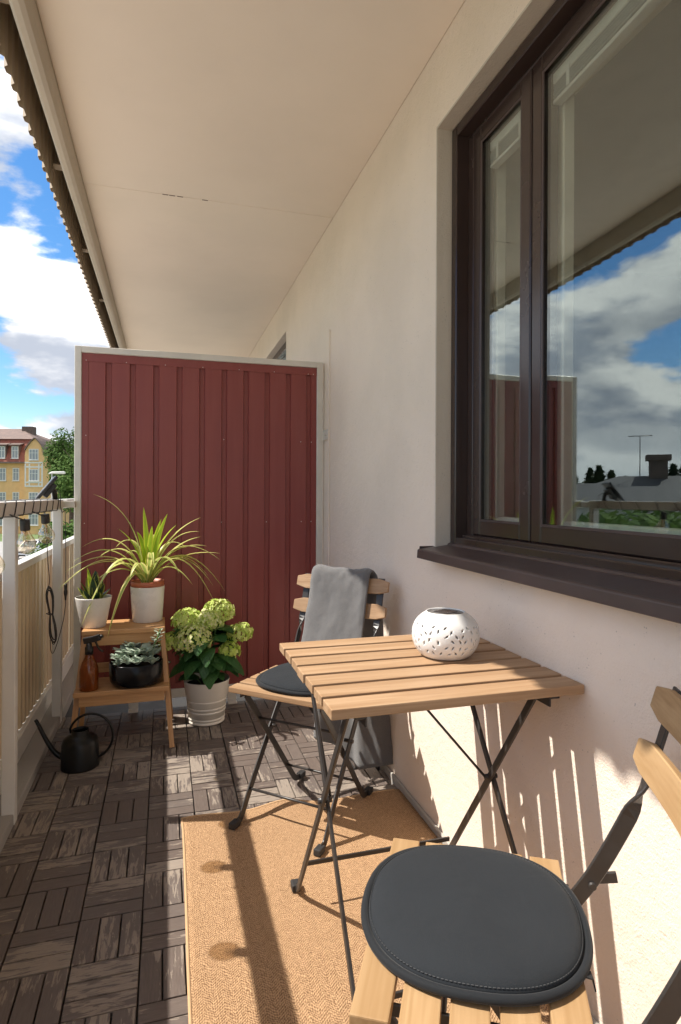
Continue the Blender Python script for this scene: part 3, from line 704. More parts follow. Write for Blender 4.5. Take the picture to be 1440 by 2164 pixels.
# ------------------------------------------------------------------ lantern on the table
lan = thing('solar_lantern', 'round white pierced lantern with a solar cell on top, on the slatted table', 'lantern', (.668, 1.345, .7005))
def lan_r(z, H=.118, Rm=.083):
    t = (z-.054)/(.064 if z > .054 else .070); return Rm*max(0, 1-abs(t)**2.25)**.5
prof = [(0,.0),(.044,.0)] + [(lan_r(z), z) for z in [.002+.002*i for i in range(55)] if lan_r(z) > .050]
prof += [(.0488,.1082),(.0470,.1092),(.0450,.1085),(.0442,.104)]
inner = [(max(.040, r-.004), min(z, .103)) for r, z in prof[2:-4]][::-1]
prof += inner + [(.040,.005),(0,.005)]
lm = MB().lathe(prof, 96).mesh('body', M['ceramic'], merge=True)
for p in lm.polygons: p.use_smooth = True
cut = MB(); random.seed(21); placed = []
tries = 0
while len(placed) < 118 and tries < 6000:
    tries += 1
    a = random.uniform(0, 2*math.pi); z = random.uniform(.020, .084)
    if any(math.hypot(((a-b+math.pi) % (2*math.pi)-math.pi)*lan_r(z), z-c) < .0135 for b, c in placed): continue
    placed.append((a, z)); r = lan_r(z); ang = random.uniform(-1.1, 1.1)+math.pi/2*0
    nrm = Vector((math.cos(a), math.sin(a), 0)); tz = (lan_r(z+.001)-lan_r(z-.001))/.002; nrm = Vector((math.cos(a), math.sin(a), -tz)).normalized()
    t1 = Vector((-math.sin(a), math.cos(a), 0)); t2 = nrm.cross(t1); c = Vector((r*math.cos(a), r*math.sin(a), z))
    d1 = t2*math.cos(ang) + t1*math.sin(ang); d2 = nrm.cross(d1); b = len(cut.v)
    ol = [(-.0058,0),(-.003,.0015),(0,.0021),(.003,.0015),(.0058,0),(.003,-.0015),(0,-.0021),(-.003,-.0015)]
    for off in (-.010, .006):
        for u, v in ol: cut.v.append(c + d1*u + d2*v + nrm*off)
    for i in range(8): cut.face((b+i, b+(i+1)%8, b+8+(i+1)%8, b+8+i))
    cut.face([b+i for i in range(8)][::-1]); cut.face([b+8+i for i in range(8)])
cme = cut.mesh('cutter', merge=True); co = ob('cutter', cme); lo = ob('body', lm, lan)
md = lo.modifiers.new('b', 'BOOLEAN'); md.operation = 'DIFFERENCE'; md.object = co; md.solver = 'EXACT'
co.matrix_world = Matrix.Translation(lan.location); bpy.context.view_layer.update()
dg = bpy.context.evaluated_depsgraph_get(); nm = bpy.data.meshes.new_from_object(lo.evaluated_get(dg)); lo.modifiers.clear()
if len(nm.polygons) > 500:
    lo.data = nm
    if not nm.materials: nm.materials.append(M['ceramic'])
bpy.data.objects.remove(co)
tp = MB().lathe([(0,.0),(.0425,.0),(.0435,.003),(0,.0035)], 48); tpo = ob('cover', tp.mesh('cover', M['grey_plastic']), lan, (0,0,.1035))
sp_ = MB().box((-.021,-.021,.0038),(.021,.021,.0048)); ob('solar_cell', sp_.mesh('solar_cell', M['solar']), tpo, rot=(0,0,R(25)))

# ------------------------------------------------------------------ folding chairs
def make_chair(name, label, loc, rz, woodm):
    t = thing(name, label, 'chair', loc, rz, 'slatted folding chairs at the table')
    sl_ = MB().box((-.195, -.0245, -.009), (.195, .0245, .009)).mesh('seat_slat', woodm, .0022, 2)
    for i in range(5):
        ob('seat_slat', sl_, t, (random.uniform(-.001,.001), -.1655+.0605*i, .441), (0, 0, random.uniform(-.003,.003)))
    # curved backrest slats
    for yb, zb in ((.258, .748), (.231, .658)):
        b = MB(); nseg = 10
        for i in range(nseg+1):
            x = lerp(-.195, .195, i/nseg); bow = .012*(1-(x/.195)**2); ch = .010 if i in (0, nseg) else 0
            for dy, dz in ((-.007,-.028+ch),(.007,-.028+ch),(.007,.028-ch),(-.007,.028-ch)): b.v.append(Vector((x, dy+bow, dz)))
        for i in range(nseg):
            for q in range(4): b.face((4*i+q, 4*i+4+q, 4*i+4+(q+1)%4, 4*i+(q+1)%4))
        b.face((0,1,2,3)); b.face([4*nseg+q for q in (3,2,1,0)])
        ob('back_slat', b.mesh('back_slat', woodm, .0018), t, (0, yb, zb), (R(-16), 0, 0))
    for sx in (-1, 1):
        x = .158*sx
        # upright: flat bar, twisted flat under the back slats, bent at the seat, running down to the front foot
        ctrl = [(x, .279, .775), (x, .262, .715), (x, .240, .640), (x, .222, .595), (x, .200, .545), (x, .165, .475), (x, .135, .425), (x, .08, .35), (x, -.02, .22), (x, -.12, .085), (x, -.158, .030), (x, -.175, .012), (x, -.195, .009)]
        pts = smooth_path(ctrl, 4); sides = []
        for i, p in enumerate(pts):
            tt = min(1, max(0, (p.z-.565)/.045)); a = (1-tt)*math.pi/2
            d = (pts[min(i+1, len(pts)-1)]-pts[max(i-1, 0)]).normalized(); inpl = Vector((0, d.z, -d.y))
            sides.append(Vector((1,0,0))*math.cos(a) + inpl*math.sin(a))
        b = MB().sweep(pts, sides, .027, .006); o = ob('upright_leg', b.mesh('upright_leg', M['steel'], .0014), t)
        c = MB().box((x-.012, -.222, -.0), (x+.012, -.186, .020)); ob('foot_cap', c.mesh('foot_cap', M['rubber'], .004, 2), o)
        x2 = .142*sx
        ctrl = [(x2, -.165, .425), (x2, -.09, .33), (x2, .03, .175), (x2, .125, .05), (x2, .150, .020), (x2, .170, .010), (x2, .190, .009)]
        pts = smooth_path(ctrl, 4); sides = [(0, (pts[min(i+1, len(pts)-1)]-pts[max(i-1, 0)]).z, -(pts[min(i+1, len(pts)-1)]-pts[max(i-1, 0)]).y) for i in range(len(pts))]
        b = MB().sweep(pts, sides, .022, .006); o = ob('leg', b.mesh('leg', M['steel'], .0014), t)
        c = MB().box((x2-.012, .182, 0), (x2+.012, .216, .020)); ob('foot_cap', c.mesh('foot_cap', M['rubber'], .004, 2), o)
        b = MB().bar((.150*sx, -.185, .428), (.150*sx, .112, .428), .005, .016, (1,0,0)); ob('seat_rail', b.mesh('seat_rail', M['steel'], .001), t)
        b = MB().tube([(.136*sx, .012, .262), (.168*sx, .012, .262)], .0065, 10); ob('pivot_bolt', b.mesh('pivot_bolt', M['steel']), t)
        b = MB().bar((.174*sx, .142, .436), (.174*sx, .192, .446), .006, .018, (1,0,0)); b.tube([(.150*sx, .150, .437), (.186*sx, .150, .437)], .0065, 10); ob('hinge_plate', b.mesh('hinge_plate', M['steel'], .001), t)
    for (y, z, hx) in ((-.118, .09, .158), (.094, .09, .142), (-.085, .323, .142)):
        b = MB().tube([(-hx, y, z), (hx, y, z)], .0045, 8); ob('stretcher', b.mesh('stretcher', M['steel']), t)
    return t
FAR_C, FAR_R = Vector((.476, 2.009, TZ)), R(-43)
NEAR_C, NEAR_R = Vector((.480, .775, TZ)), R(-119.5)
far_chair = make_chair('folding_chair', 'wooden slatted folding chair with a grey blanket over its back, behind the table', FAR_C, FAR_R, M['table_wood'])
near_chair = make_chair('folding_chair', 'wooden slatted folding chair close to the camera in the lower right corner', NEAR_C, NEAR_R, M['near_wood'])
def cushion(label, loc, rz, tilt=0):
    c = thing('seat_cushion', label, 'cushion', loc, rz, 'round charcoal seat pads')
    def se(a, r):   # slightly squared circle
        k = (abs(math.cos(a))**2.25 + abs(math.sin(a))**2.25)**(-1/2.25); return r*k
    def rings(profile, seg=72):
        m = MB()
        for r, z in profile:
            for j in range(seg):
                a = 2*math.pi*j/seg; rr = se(a, r); m.v.append(Vector((rr*math.cos(a), rr*math.sin(a), z + (.0025*math.sin(3*a+1)*(r/.17)))))
        for i in range(len(profile)-1):
            for j in range(seg): m.face((i*seg+j, i*seg+(j+1)%seg, (i+1)*seg+(j+1)%seg, (i+1)*seg+j), sm=True)
        return m
    top = [(.1565,.008),(.155,.014),(.150,.0195),(.143,.0235),(.13,.0265),(.11,.0285),(.09,.0298),(.05,.0305),(.0005,.0308)]
    bot = [(.0005,.001),(.12,.0012),(.147,.003),(.1565,.008)]
    ob('pad', rings(bot+top[1:]).mesh('pad', M['cushion'], merge=True), c)
    pm = MB(); pts = [Vector((se(a, .1610)*math.cos(a), se(a, .1610)*math.sin(a), .0085+.0025*math.sin(3*a+1))) for a in [2*math.pi*i/90 for i in range(91)]]
    pm.tube(pts, .0062, 8, caps=False); ob('piping', pm.mesh('piping', M['piping']), c)
    th = MB()
    for i in range(0, 180):
        a0, a1 = 2*math.pi*i/180, 2*math.pi*(i+.6)/180
        th.tube([Vector((se(a, .1538)*math.cos(a), se(a, .1538)*math.sin(a), .0172+.0025*math.sin(3*a+1))) for a in (a0, a1)], .0007, 4, caps=False)
    ob('stitching', th.mesh('stitching', M['thread']), c)
    for s in (-1, 1):
        tm = MB(); a = R(90+38*s); p = Vector((.159*math.cos(a), .159*math.sin(a), .006))
        tm.sweep([p, p+Vector((.012*s, .018, .001)), p+Vector((.018*s, .030, -.004)), p+Vector((.018*s, .034, -.02))], [(1,0,0)]*4, .012, .002); ob('tie', tm.mesh('tie', M['piping']), c)
    return c
def chair_pt(C, rz, x, y, z): return C + Matrix.Rotation(rz, 3, 'Z') @ Vector((x, y, z))
cushion('round charcoal seat pad on the folding chair behind the table', chair_pt(FAR_C, FAR_R, .0, -.012, .4505), FAR_R)
cushion('large round charcoal seat pad on the folding chair nearest the camera', chair_pt(NEAR_C, NEAR_R, -.014, -.044, .4505), NEAR_R)

# ------------------------------------------------------------------ blanket over the far chair
bl = thing('blanket', 'grey fleece blanket hanging over the back of the far folding chair', 'blanket', FAR_C, FAR_R)
bm_ = MB(); random.seed(4)
path = [(.110,.475),(.150,.480),(.168,.50),(.190,.56),(.212,.63),(.236,.70),(.252,.765),(.262,.792),(.280,.800),(.298,.792),(.308,.77),(.312,.70),(.316,.60),(.322,.48),(.330,.36),(.336,.24),(.342,.12),(.345,.035)]
pp = smooth_path([(0, y, z) for y, z in path], 5); ns = len(pp); nt_ = 44
def bl_pt(i, j, off):
    p = pp[i]; s = i/(ns-1); t = j/nt_
    back = max(0, min(1, (s-.52)/.48)); front = max(0, min(1, (.42-s)/.42))
    x0 = lerp(-.128, -.158, back) - .012*front; x1 = lerp(.118, .178, back) + .004*front
    x = lerp(x0, x1, t) + .006*math.sin(9*s+3)*(t-.5)
    fold = math.sin(t*9+1.6*math.sin(s*5))*.022*back + math.sin(t*23+s*3)*.006*back + .004*math.sin(t*9+s*6)*front
    dz = 0
    if s > .52: dz = .085*max(0, .42-t)*back*2.0 + .012*math.sin(t*8)*back
    q = Vector((x, p.y + fold, p.z + dz))
    nn = mnoise.noise(Vector((x*14, p.z*9, p.y*14)))*.009 + mnoise.noise(Vector((x*55, p.z*55, p.y*55)))*.0022
    d = (pp[min(i+1, ns-1)]-pp[max(i-1, 0)]).normalized(); nr = Vector((0, -d.z, d.y))
    edge = min(1, min(t, 1-t)*14)
    return q + nr*(nn + off*(.35+.65*edge))
for off in (.009, -.006):
    for i in range(ns):
        for j in range(nt_+1): bm_.v.append(bl_pt(i, j, off))
W_ = nt_+1; K = W_*ns
for i in range(ns-1):
    for j in range(nt_):
        a = i*W_+j; bm_.face((a, a+1, a+W_+1, a+W_), sm=True); bm_.face((K+a, K+a+W_, K+a+W_+1, K+a+1), sm=True)
    a = i*W_; bm_.face((a, a+W_, K+a+W_, K+a), sm=True); a += nt_; bm_.face((a, K+a, K+a+W_, a+W_), sm=True)
for j in range(nt_):
    bm_.face((j, K+j, K+j+1, j+1), sm=True); a = (ns-1)*W_+j; bm_.face((a, a+1, K+a+1, K+a), sm=True)
ob('fleece', bm_.mesh('fleece', M['fleece'], merge=True), bl)

# ------------------------------------------------------------------ step stool
st = thing('step_stool', 'two step birch stool carrying plant pots in front of the red screen', 'stool', (-.172, 2.86, 0))
def plank(name, lo, hi, M_='stool_wood', bev=.003):
    c = [(a+b)/2 for a, b in zip(lo, hi)]; hs = [(b-a)/2 for a, b in zip(lo, hi)]
    return ob(name, MB().box([-h_ for h_ in hs], hs).mesh(name, M[M_], bev, 2), st, c)
plank('top_step', (-.172, -.092, .486), (.172, .130, .506))
plank('lower_step', (-.192, -.188, .251), (.192, .020, .271))
plank('apron', (-.150, -.078, .436), (.150, -.060, .4855)); plank('apron', (-.150, .100, .436), (.150, .118, .4855))
plank('apron', (-.172, -.172, .206), (.172, -.155, .2505)); plank('back_rail', (-.168, .128, .262), (.168, .146, .306))
for sx in (-1, 1):
    def leg(p0, p1, w=.034, t=.021):
        p0, p1 = Vector(p0), Vector(p1); d = p1-p0; l = d.length; X = d.normalized(); Z = (Vector((1,0,0)) - X*X.x).normalized(); Y = Z.cross(X)
        me = MB().box((0, -w/2, -t/2), (l, w/2, t/2)).mesh('leg', M['stool_wood'], .003, 2)
        Mx = Matrix((X, Y, Z)).transposed().to_4x4(); Mx.translation = p0; return me, Mx
    me, Mx = leg((.204*sx, -.172, .0), (.160*sx, -.058, .4855)); ob('leg', me, st, M=Mx)
    me, Mx = leg((.204*sx, .185, .0), (.160*sx, .095, .4855)); ob('leg', me, st, M=Mx)
    me, Mx = leg((.181*sx, -.118, .232), (.181*sx, .140, .232), .032, .018); ob('side_rail', me, st, M=Mx)
    b = MB().tube([(.180*sx, .148, .284), (.200*sx, .148, .284)], .005, 8); ob('screw_cap', b.mesh('screw_cap', M['screw']), st)
SX, SYY = -.172, 2.86

# ------------------------------------------------------------------ variegated plant in the white cylinder pot
PB = Vector((-.078, 2.930, .5065))
pot = thing('cylinder_pot', 'white cylindrical ceramic pot on the top step, holding the spiky variegated plant', 'pot', PB)
ob('shell', MB().lathe([(0,0),(.064,0),(.067,.003),(.0765,.158),(.0765,.162),(.0735,.162),(.0725,.155),(.062,.008),(0,.008)], 48).mesh('shell', M['pot_white']), pot)
sp = thing('spiky_plant', 'spiky arching yellow green variegated plant in a terracotta nursery pot', 'plant', PB+Vector((0,0,.009)))
ob('nursery_pot', MB().lathe([(0,0),(.055,0),(.067,.148),(.0735,.151),(.0752,.178),(.0735,.178),(.069,.155),(.066,.145),(0,.145)], 40).mesh('nursery_pot', M['terracotta']), sp)
ob('soil', MB().lathe([(0,.158),(.04,.157),(.0685,.152)], 24).mesh('soil', M['soil']), sp)
# tips measured relative to the crown: x, y, z of the tip, arch height of the control point, share of x at the control point
bz = .150
LEAVES = [(-.235,-.02,.415,.36,.18,1),(-.020,.01,.355,.20,.2,0),(.088,-.01,.325,.20,.3,0),(.060,.02,.30,.18,.2,0),(.245,.03,.305,.25,.35,1),(.238,-.03,.240,.27,.4,1),(.246,.06,.210,.20,.5,1),
 (.335,.02,.130,.18,.45,1),(.330,-.06,.105,.30,.42,1),(.360,-.03,-.055,.30,.52,1),(.310,-.07,-.110,.30,.55,1),(.305,.05,-.03,.26,.52,1),(-.290,.0,.170,.32,.45,1),(-.320,-.04,.110,.27,.5,1),(-.365,.02,.055,.24,.5,1),
 (-.380,-.05,-.015,.26,.52,1),(-.265,-.16,-.150,.33,.5,1),(-.160,-.17,-.205,.20,.55,1),(-.33,.03,.045,.20,.5,1),(-.24,.10,.10,.27,.45,1),(-.15,.12,.16,.30,.35,1),(.18,.12,.15,.28,.4,1),(.05,.14,.2,.3,.4,1),
 (.14,-.15,.06,.24,.5,1),(.03,-.18,.10,.26,.5,1),(-.07,-.16,.05,.20,.5,1),(.20,-.10,.0,.18,.5,1),(-.20,-.10,.04,.20,.45,1),(-.25,-.09,.0,.17,.5,1),(-.13,-.05,.26,.20,.3,0),(.13,.04,.27,.2,.35,0),(.02,-.03,.27,.18,.3,0),(-.05,.03,.24,.2,.3,0),
 (.27,-.02,.17,.22,.45,1),(.28,.03,.02,.25,.5,1),(-.10,.05,.13,.22,.5,1)]
random.seed(9)
for i, (x, y, z, h, sx_, kind) in enumerate(LEAVES):
    a = random.uniform(0, 6.28); p0 = Vector((.008*math.cos(a)+x*.03, .008*math.sin(a)+y*.03, bz)); p2 = Vector((x, y, z+.165)); p1 = Vector((x*sx_*.75, y*sx_, bz+h))
    wd = random.uniform(.024, .031) if kind else random.uniform(.026, .032)
    side = None
    if abs(x)+abs(y) < .12: side = (1, .3, 0)
    me = MB().leaf(p0, p1, p2, wd, .35, 14, side=side).mesh('leaf', M['spider'] if kind else M['spider_core']); ob('leaf', me, sp)

# ------------------------------------------------------------------ snake plant in the tapered white pot
PA = Vector((-.305, 2.862, .5065))
pot = thing('tapered_pot', 'small tapered white pot at the left end of the top step', 'pot', PA)
ob('shell', MB().lathe([(0,0),(.049,0),(.0525,.004),(.0765,.128),(.077,.132),(.0745,.133),(.0725,.128),(.050,.010),(0,.010)], 48).mesh('shell', M['pot_white']), pot)
sn = thing('snake_plant', 'dwarf snake plant with dark green leaves edged in yellow, in the small tapered pot', 'plant', PA+Vector((0,0,.100)))
ob('soil', MB().lathe([(0,.018),(.04,.017),(.0698,.012),(.064,0)], 24).mesh('soil', M['soil']), sn)
random.seed(14)
ovate = lambda t: max(.02, (math.sin(math.pi*min(1, t*.93+.07)**.75))**.8)
for i in range(17):
    rg_ = i/17; a = i*2.4+.5; out = lerp(.012, .085, rg_); hh = lerp(.150, .035, rg_)*random.uniform(.85, 1.1)
    d = Vector((math.cos(a), math.sin(a), 0)); p0 = d*.008+Vector((0,0,.012)); p1 = d*out*.55+Vector((0,0,.012+hh*.7)); p2 = d*out*1.1+Vector((0,0,.012+hh))
    ob('leaf', MB().leaf(p0, p1, p2, random.uniform(.036, .046), .45, 10, prof=ovate, side=Vector((-d.y, d.x, 0))).mesh('leaf', M['snake']), sn)
me = MB().leaf((.0,-.01,.012), (-.012,-.02,.10), (-.025,-.02,.165), .022, .4, 10, prof=ovate, side=(1,.3,0)).mesh('leaf', M['spider_core']); ob('leaf', me, sn)

# ------------------------------------------------------------------ black bowl with succulents
PC = Vector((-.118, 2.752, .2715))
bowl = thing('black_bowl', 'low glossy black bowl on the lower step of the stool', 'bowl', PC)
ob('shell', MB().lathe([(0,0),(.080,0),(.098,.006),(.109,.022),(.112,.045),(.112,.098),(.110,.100),(.107,.098),(.106,.045),(.10,.02),(0,.015)], 56).mesh('shell', M['black_gloss']), bowl)
su = thing('succulent', 'pale grey green succulents crowding the black bowl', 'plant', PC+Vector((0,0,.07)))
ob('soil', MB().lathe([(0,.012),(.105,.010),(.100,0)], 24).mesh('soil', M['soil']), su)
random.seed(31)
spoon = lambda t: max(.05, math.sin(math.pi*min(1, .12+.86*t)**1.5)**.7)
def rosette(c, r, n, lift, ht=.0):
    m = MB()
    for i in range(n):
        q = i/n; a = i*2.4+random.random(); d = Vector((math.cos(a), math.sin(a), 0)); l = r*lerp(.35, 1, q)*random.uniform(.85, 1.1); up = lerp(2.0, lift, q)*random.uniform(.7, 1.25)
        p0 = c + d*.003; p2 = c + d*l*.95 + Vector((0,0,l*up*.55)); p1 = c + d*l*.45 + Vector((0,0,l*up*.55))
        m.leaf(p0, p1, p2, l*.52, .35, 6, prof=spoon, side=Vector((-d.y, d.x, 0)))
    ob('rosette', m.mesh('rosette', M['succulent']), su)
for (x, y, z, r) in ((-.068,-.035,.035,.045),(-.035,-.070,.028,.042),(.005,-.078,.026,.040),(.040,-.060,.030,.040),(-.085,.005,.03,.040),(-.045,.01,.055,.052),(-.005,-.03,.05,.050),(.035,-.01,.055,.052),(.065,-.02,.045,.048),(.080,.03,.04,.045),(-.06,.055,.045,.045),(0,.05,.06,.05),(.05,.06,.05,.048),(-.02,.08,.04,.04),(-.075,-.06,.022,.03),(.07,-.07,.022,.034),(-.02,.02,.08,.045)):
    rosette(Vector((x*.95, y*.95, z*.95+.006)), r*1.2, 18, .85)
m = MB(); stem = smooth_path([(.055,.0,.04),(.070,-.005,.085),(.088,-.012,.125),(.100,-.02,.165)], 6); m.tube(stem, .0035, 6); ob('stalk', m.mesh('stalk', M['stem']), su)
m = MB()
for i in range(26):
    q = i/26; p = stem[int(q*(len(stem)-1))]; a = i*2.4; d = Vector((math.cos(a), math.sin(a), 0)); l = lerp(.042, .024, q)
    m.leaf(p, p+d*l*.6+Vector((0,0,l*.5)), p+d*l+Vector((0,0,l*.35)), l*.36, .3, 6, prof=spoon, side=Vector((-d.y, d.x, 0)))
ob('stalk_leaves', m.mesh('stalk_leaves', M['succulent']), su)

# ------------------------------------------------------------------ amber spray bottle
PS = Vector((-.306, 2.712, .2715))
sb = thing('spray_bottle', 'amber spray bottle with a black trigger head on the lower step', 'bottle', PS)
ob('glass_body', MB().lathe([(0,0),(.034,0),(.038,.004),(.038,.075),(.0365,.090),(.029,.115),(.018,.135),(.0145,.145),(.0145,.157),(0,.157)], 40).mesh('glass_body', M['amber']), sb)
hd = MB().lathe([(.0165,.150),(.0168,.178),(.012,.184),(.0105,.198),(0,.198)], 20); ob('collar', hd.mesh('collar', M['black_plastic']), sb)
hd = MB(); hd.sweep([(-.022,0,.205),(-.004,0,.209),(.018,0,.213),(.046,0,.222)], [(0,1,0)]*4, .022, .026); ho = ob('spray_head', hd.mesh('spray_head', M['black_plastic'], .004, 2), sb, rot=(0,0,R(-12)))
hd = MB(); hd.tube([(.046,0,.222),(.056,0,.226)], .007, 10); ob('nozzle', hd.mesh('nozzle', M['black_plastic']), ho)
hd = MB(); hd.sweep(smooth_path([(.026,0,.204),(.036,0,.180),(.048,0,.165),(.058,0,.160)], 4), [(0,1,0)]*13, .014, .005); ob('trigger', hd.mesh('trigger', M['black_plastic'], .001), ho)

# ------------------------------------------------------------------ hydrangea in the ribbed pot
PH = Vector((.196, 2.955, .0))
pot = thing('ribbed_pot', 'cream ribbed plant pot standing on the deck tiles beside the stool', 'pot', PH)
prof = [(0,0),(.076,0),(.080,.004)]
for i in range(40):
    z = .006+.115*i/39; r = lerp(.0805, .0985, z/.205); rr = .0055*abs(math.sin(z*math.pi/.0175))*(0.35 if int(z/.0175) % 3 == 2 else 1)
    prof.append((r + rr, z))
prof += [(.0985*.995,.126),(.1075,.200),(.1095,.205),(.1085,.208),(.1055,.206),(.1035,.198),(.085,.02),(0,.02)]
ob('shell', MB().lathe(prof, 56).mesh('shell', M['pot_cream']), pot)
hy = thing('hydrangea', 'leafy hydrangea with lime and cream flower heads in the ribbed pot', 'plant', PH+Vector((0,0,.17)))
ob('soil', MB().lathe([(0,.015),(.10,.010),(.098,0)], 24).mesh('soil', M['soil']), hy)
HEADS = [(-.062,-.075,.235,.064,1.0,90),(-.085,.01,.305,.056,.35,80),(.010,.0,.300,.054,.8,80),(.055,.04,.335,.060,.4,80),(.098,-.055,.165,.040,.0,42),(.150,-.01,.235,.047,.15,52),(-.165,-.02,.215,.045,.25,50),(.02,.09,.27,.05,.3,60)]
random.seed(77)
for (x, y, z, r, pale, nf) in HEADS:
    r *= 1.2; m = MB(); c = Vector((x*1.06, y*1.06, z+.012))
    for i in range(int(nf*2.2)):
        u = 1-1.55*(i+.5)/(nf*2.2); a = i*2.39996+random.uniform(-.2,.2); q = math.sqrt(max(0, 1-u*u)); nr = Vector((q*math.cos(a), q*math.sin(a), u))
        rr = r*random.uniform(.84, 1.06); p = Vector((nr.x*rr*1.06, nr.y*rr*1.06, nr.z*rr*.86)); nr = (nr+Vector((random.uniform(-.6,.6), random.uniform(-.6,.6), random.uniform(-.3,.5)))).normalized()
        t1 = nr.orthogonal().normalized(); t1 = Matrix.Rotation(random.uniform(0, 6.28), 3, nr) @ t1; t2 = nr.cross(t1); s_ = random.uniform(.0095, .0125)*(1 if pale > .2 else .95); rv_ = random.random()
        for k in range(4):
            d = t1*math.cos(k*math.pi/2)+t2*math.sin(k*math.pi/2); e = nr.cross(d); b = len(m.v)
            m.v += [p, p+d*s_*.6+e*s_*.5+nr*s_*.15, p+d*s_*1.15+nr*s_*.05, p+d*s_*.6-e*s_*.5+nr*s_*.15]
            m.face((b, b+1, b+2, b+3), uv=[(rv_, 0), (rv_, .8), (rv_, 1), (rv_, .8)])
    o = ob('flower_head', m.mesh('flower_head', M['floret']), hy, c); o.color = (pale, 0, 0, 1)
    m = MB().tube(smooth_path([(x*.15, y*.15, .01), (x*.6, y*.6, z*.55), (x, y, z)], 5), .0035, 6); ob('stem', m.mesh('stem', M['stem']), hy)
hyl = lambda t: max(.03, math.sin(math.pi*min(1, .04+.94*t)**.85)**.75)
random.seed(55)
for i in range(84):
    a = i*2.39996; q = (i+.5)/84; rad = random.uniform(.06, .19); z0 = lerp(.05, .285, random.random()); d = Vector((math.cos(a), math.sin(a), 0))
    l = random.uniform(.085, .125); p0 = d*rad*.45+Vector((0,0,z0)); droop = random.uniform(-.62, .1)
    p2 = p0 + d*l + Vector((0,0,l*droop)); p1 = p0 + d*l*.5 + Vector((0,0,.018+l*.12)); sd = Vector((-d.y, d.x, random.uniform(-.3,.3)))
    ob('leaf', MB().leaf(p0, p1, p2, l*random.uniform(.70,.84), .12, 9, prof=hyl, side=sd).mesh('leaf', M['hyd_leaf']), hy)

# ------------------------------------------------------------------ watering can
wc = thing('watering_can', 'black metal watering can with a hoop handle on the deck beside the railing', 'watering can', (-.325, 2.60, 0), R(-8)); wc.scale = (.9, .9, .9)
ob('body', MB().lathe([(0,.001),(.079,.001),(.081,.004),(.080,.012),(.078,.105),(.070,.128),(.050,.142),(.037,.147),(.036,.165),(.0345,.165),(.034,.145),(.060,.125),(.074,.1),(.075,.01),(0,.01)], 48).mesh('body', M['black_can']), wc)
m = MB(); pth = smooth_path([(-.070,0,.040),(-.105,0,.066),(-.140,0,.118),(-.180,0,.200),(-.190,0,.216)], 6); m.tube(pth, [lerp(.0135, .0065, i/(len(pth)-1)) for i in range(len(pth))], 12); ob('spout', m.mesh('spout', M['black_can']), wc)
m = MB(); pth = [(-.045+.005, 0, .150)] + [(.045+.095*math.cos(a), 0, .132+.100*math.sin(a)) for a in [R(158-6.5*i) for i in range(36)]] + [(.074, 0, .045)]
m.tube(pth, .0055, 10); ob('hoop_handle', m.mesh('hoop_handle', M['black_can']), wc)

# ------------------------------------------------------------------ string lights round the handrail
sg = thing('string_lights', 'black string lights wound round the handrail with clear hanging bulbs', 'string lights', (-.50, 2.6, 1.047))
m = MB(); pts = []
def rail_spiral(y0, y1, turns):
    n = int(turns*24)
    for i in range(n+1):
        t = i/n; a = t*turns*2*math.pi; c_, s_ = math.cos(a), math.sin(a); k = max(abs(c_)/.0285, abs(s_)/.0262); jit = .004*math.sin(t*turns*9.1)
        pts.append(Vector((c_/k, lerp(y0, y1, t)-2.6+jit, s_/k)))
rail_spiral(1.50, 3.06, 11.5)
m.tube(pts, .0019, 6); ob('cord', m.mesh('cord', M['black_plastic']), sg)
for (y, dz, dx) in ((2.50, -.078, .060), (2.155, -.085, .060), (1.93, -.128, .020), (1.60, -.1, .0)):
    base = Vector((dx, y-2.6, dz+.050))
    cd = MB().tube(smooth_path([(.028, y-2.6-.05, -.018), (dx, y-2.6-.02, -.035), (dx, y-2.6, dz+.052)], 5), .0022, 6); ob('cord', cd.mesh('cord', M['black_plastic']), sg)
    so = ob('socket', MB().lathe([(0,.0),(.0145,0),(.0152,-.003),(.0152,-.034),(.0135,-.036),(0,-.036)], 20).mesh('socket', M['black_plastic']), sg, base, (R(4), R(-3), 0))
    gb = MB().lathe([(.0125,-.034),(.0135,-.044),(.020,-.056),(.0275,-.070),(.0300,-.083),(.0275,-.097),(.018,-.109),(.004,-.1135),(.0005,-.1138)], 28); ob('bulb', gb.mesh('bulb', M['bulb']), so)
    fl = MB(); fl.tube([(.006*math.cos(a*1.0), .006*math.sin(a*1.0), -.052-.028*(i/24)) for i, a in enumerate([2*math.pi*3*q/24 for q in range(25)])], .0009, 4); fl.tube([(0,0,-.036),(0,0,-.055)], .003, 6); ob('filament', fl.mesh('filament', M['filament']), so)

# solar panel of the string lights, clipped on the handrail
so = thing('solar_charger', 'small black tilted solar charger panel standing on the handrail by the red screen', 'solar charger', (-.502, 3.02, 1.0705))
Mx = Matrix.Translation((0, -.005, .060)) @ Matrix.Rotation(R(-12), 4, 'Z') @ Matrix.Rotation(R(58), 4, 'Y') @ Matrix.Rotation(R(180), 4, 'X')
po = ob('panel', MB().box((-.080, -.060, -.008), (.080, .060, .008)).mesh('panel', M['black_plastic'], .004, 2), so, M=Matrix.Translation((-.020, -.030, .052)) @ Matrix.Scale(.84, 4) @ Matrix.Rotation(R(14), 4, 'Z') @ Matrix.Rotation(R(-52), 4, 'Y'))
ob('cell', MB().box((-.070, -.050, .0082), (.070, .050, .0092)).mesh('cell', M['solar']), po)
ob('battery_box', MB().box((-.042, -.040, -.034), (.042, .040, -.0082)).mesh('battery_box', M['black_plastic'], .004, 2), po)
ob('stand', MB().tube([(.012, .010, -.0005), (.008, .004, .036), (.0, -.008, .056)], .011, 12).mesh('stand', M['black_plastic']), so)
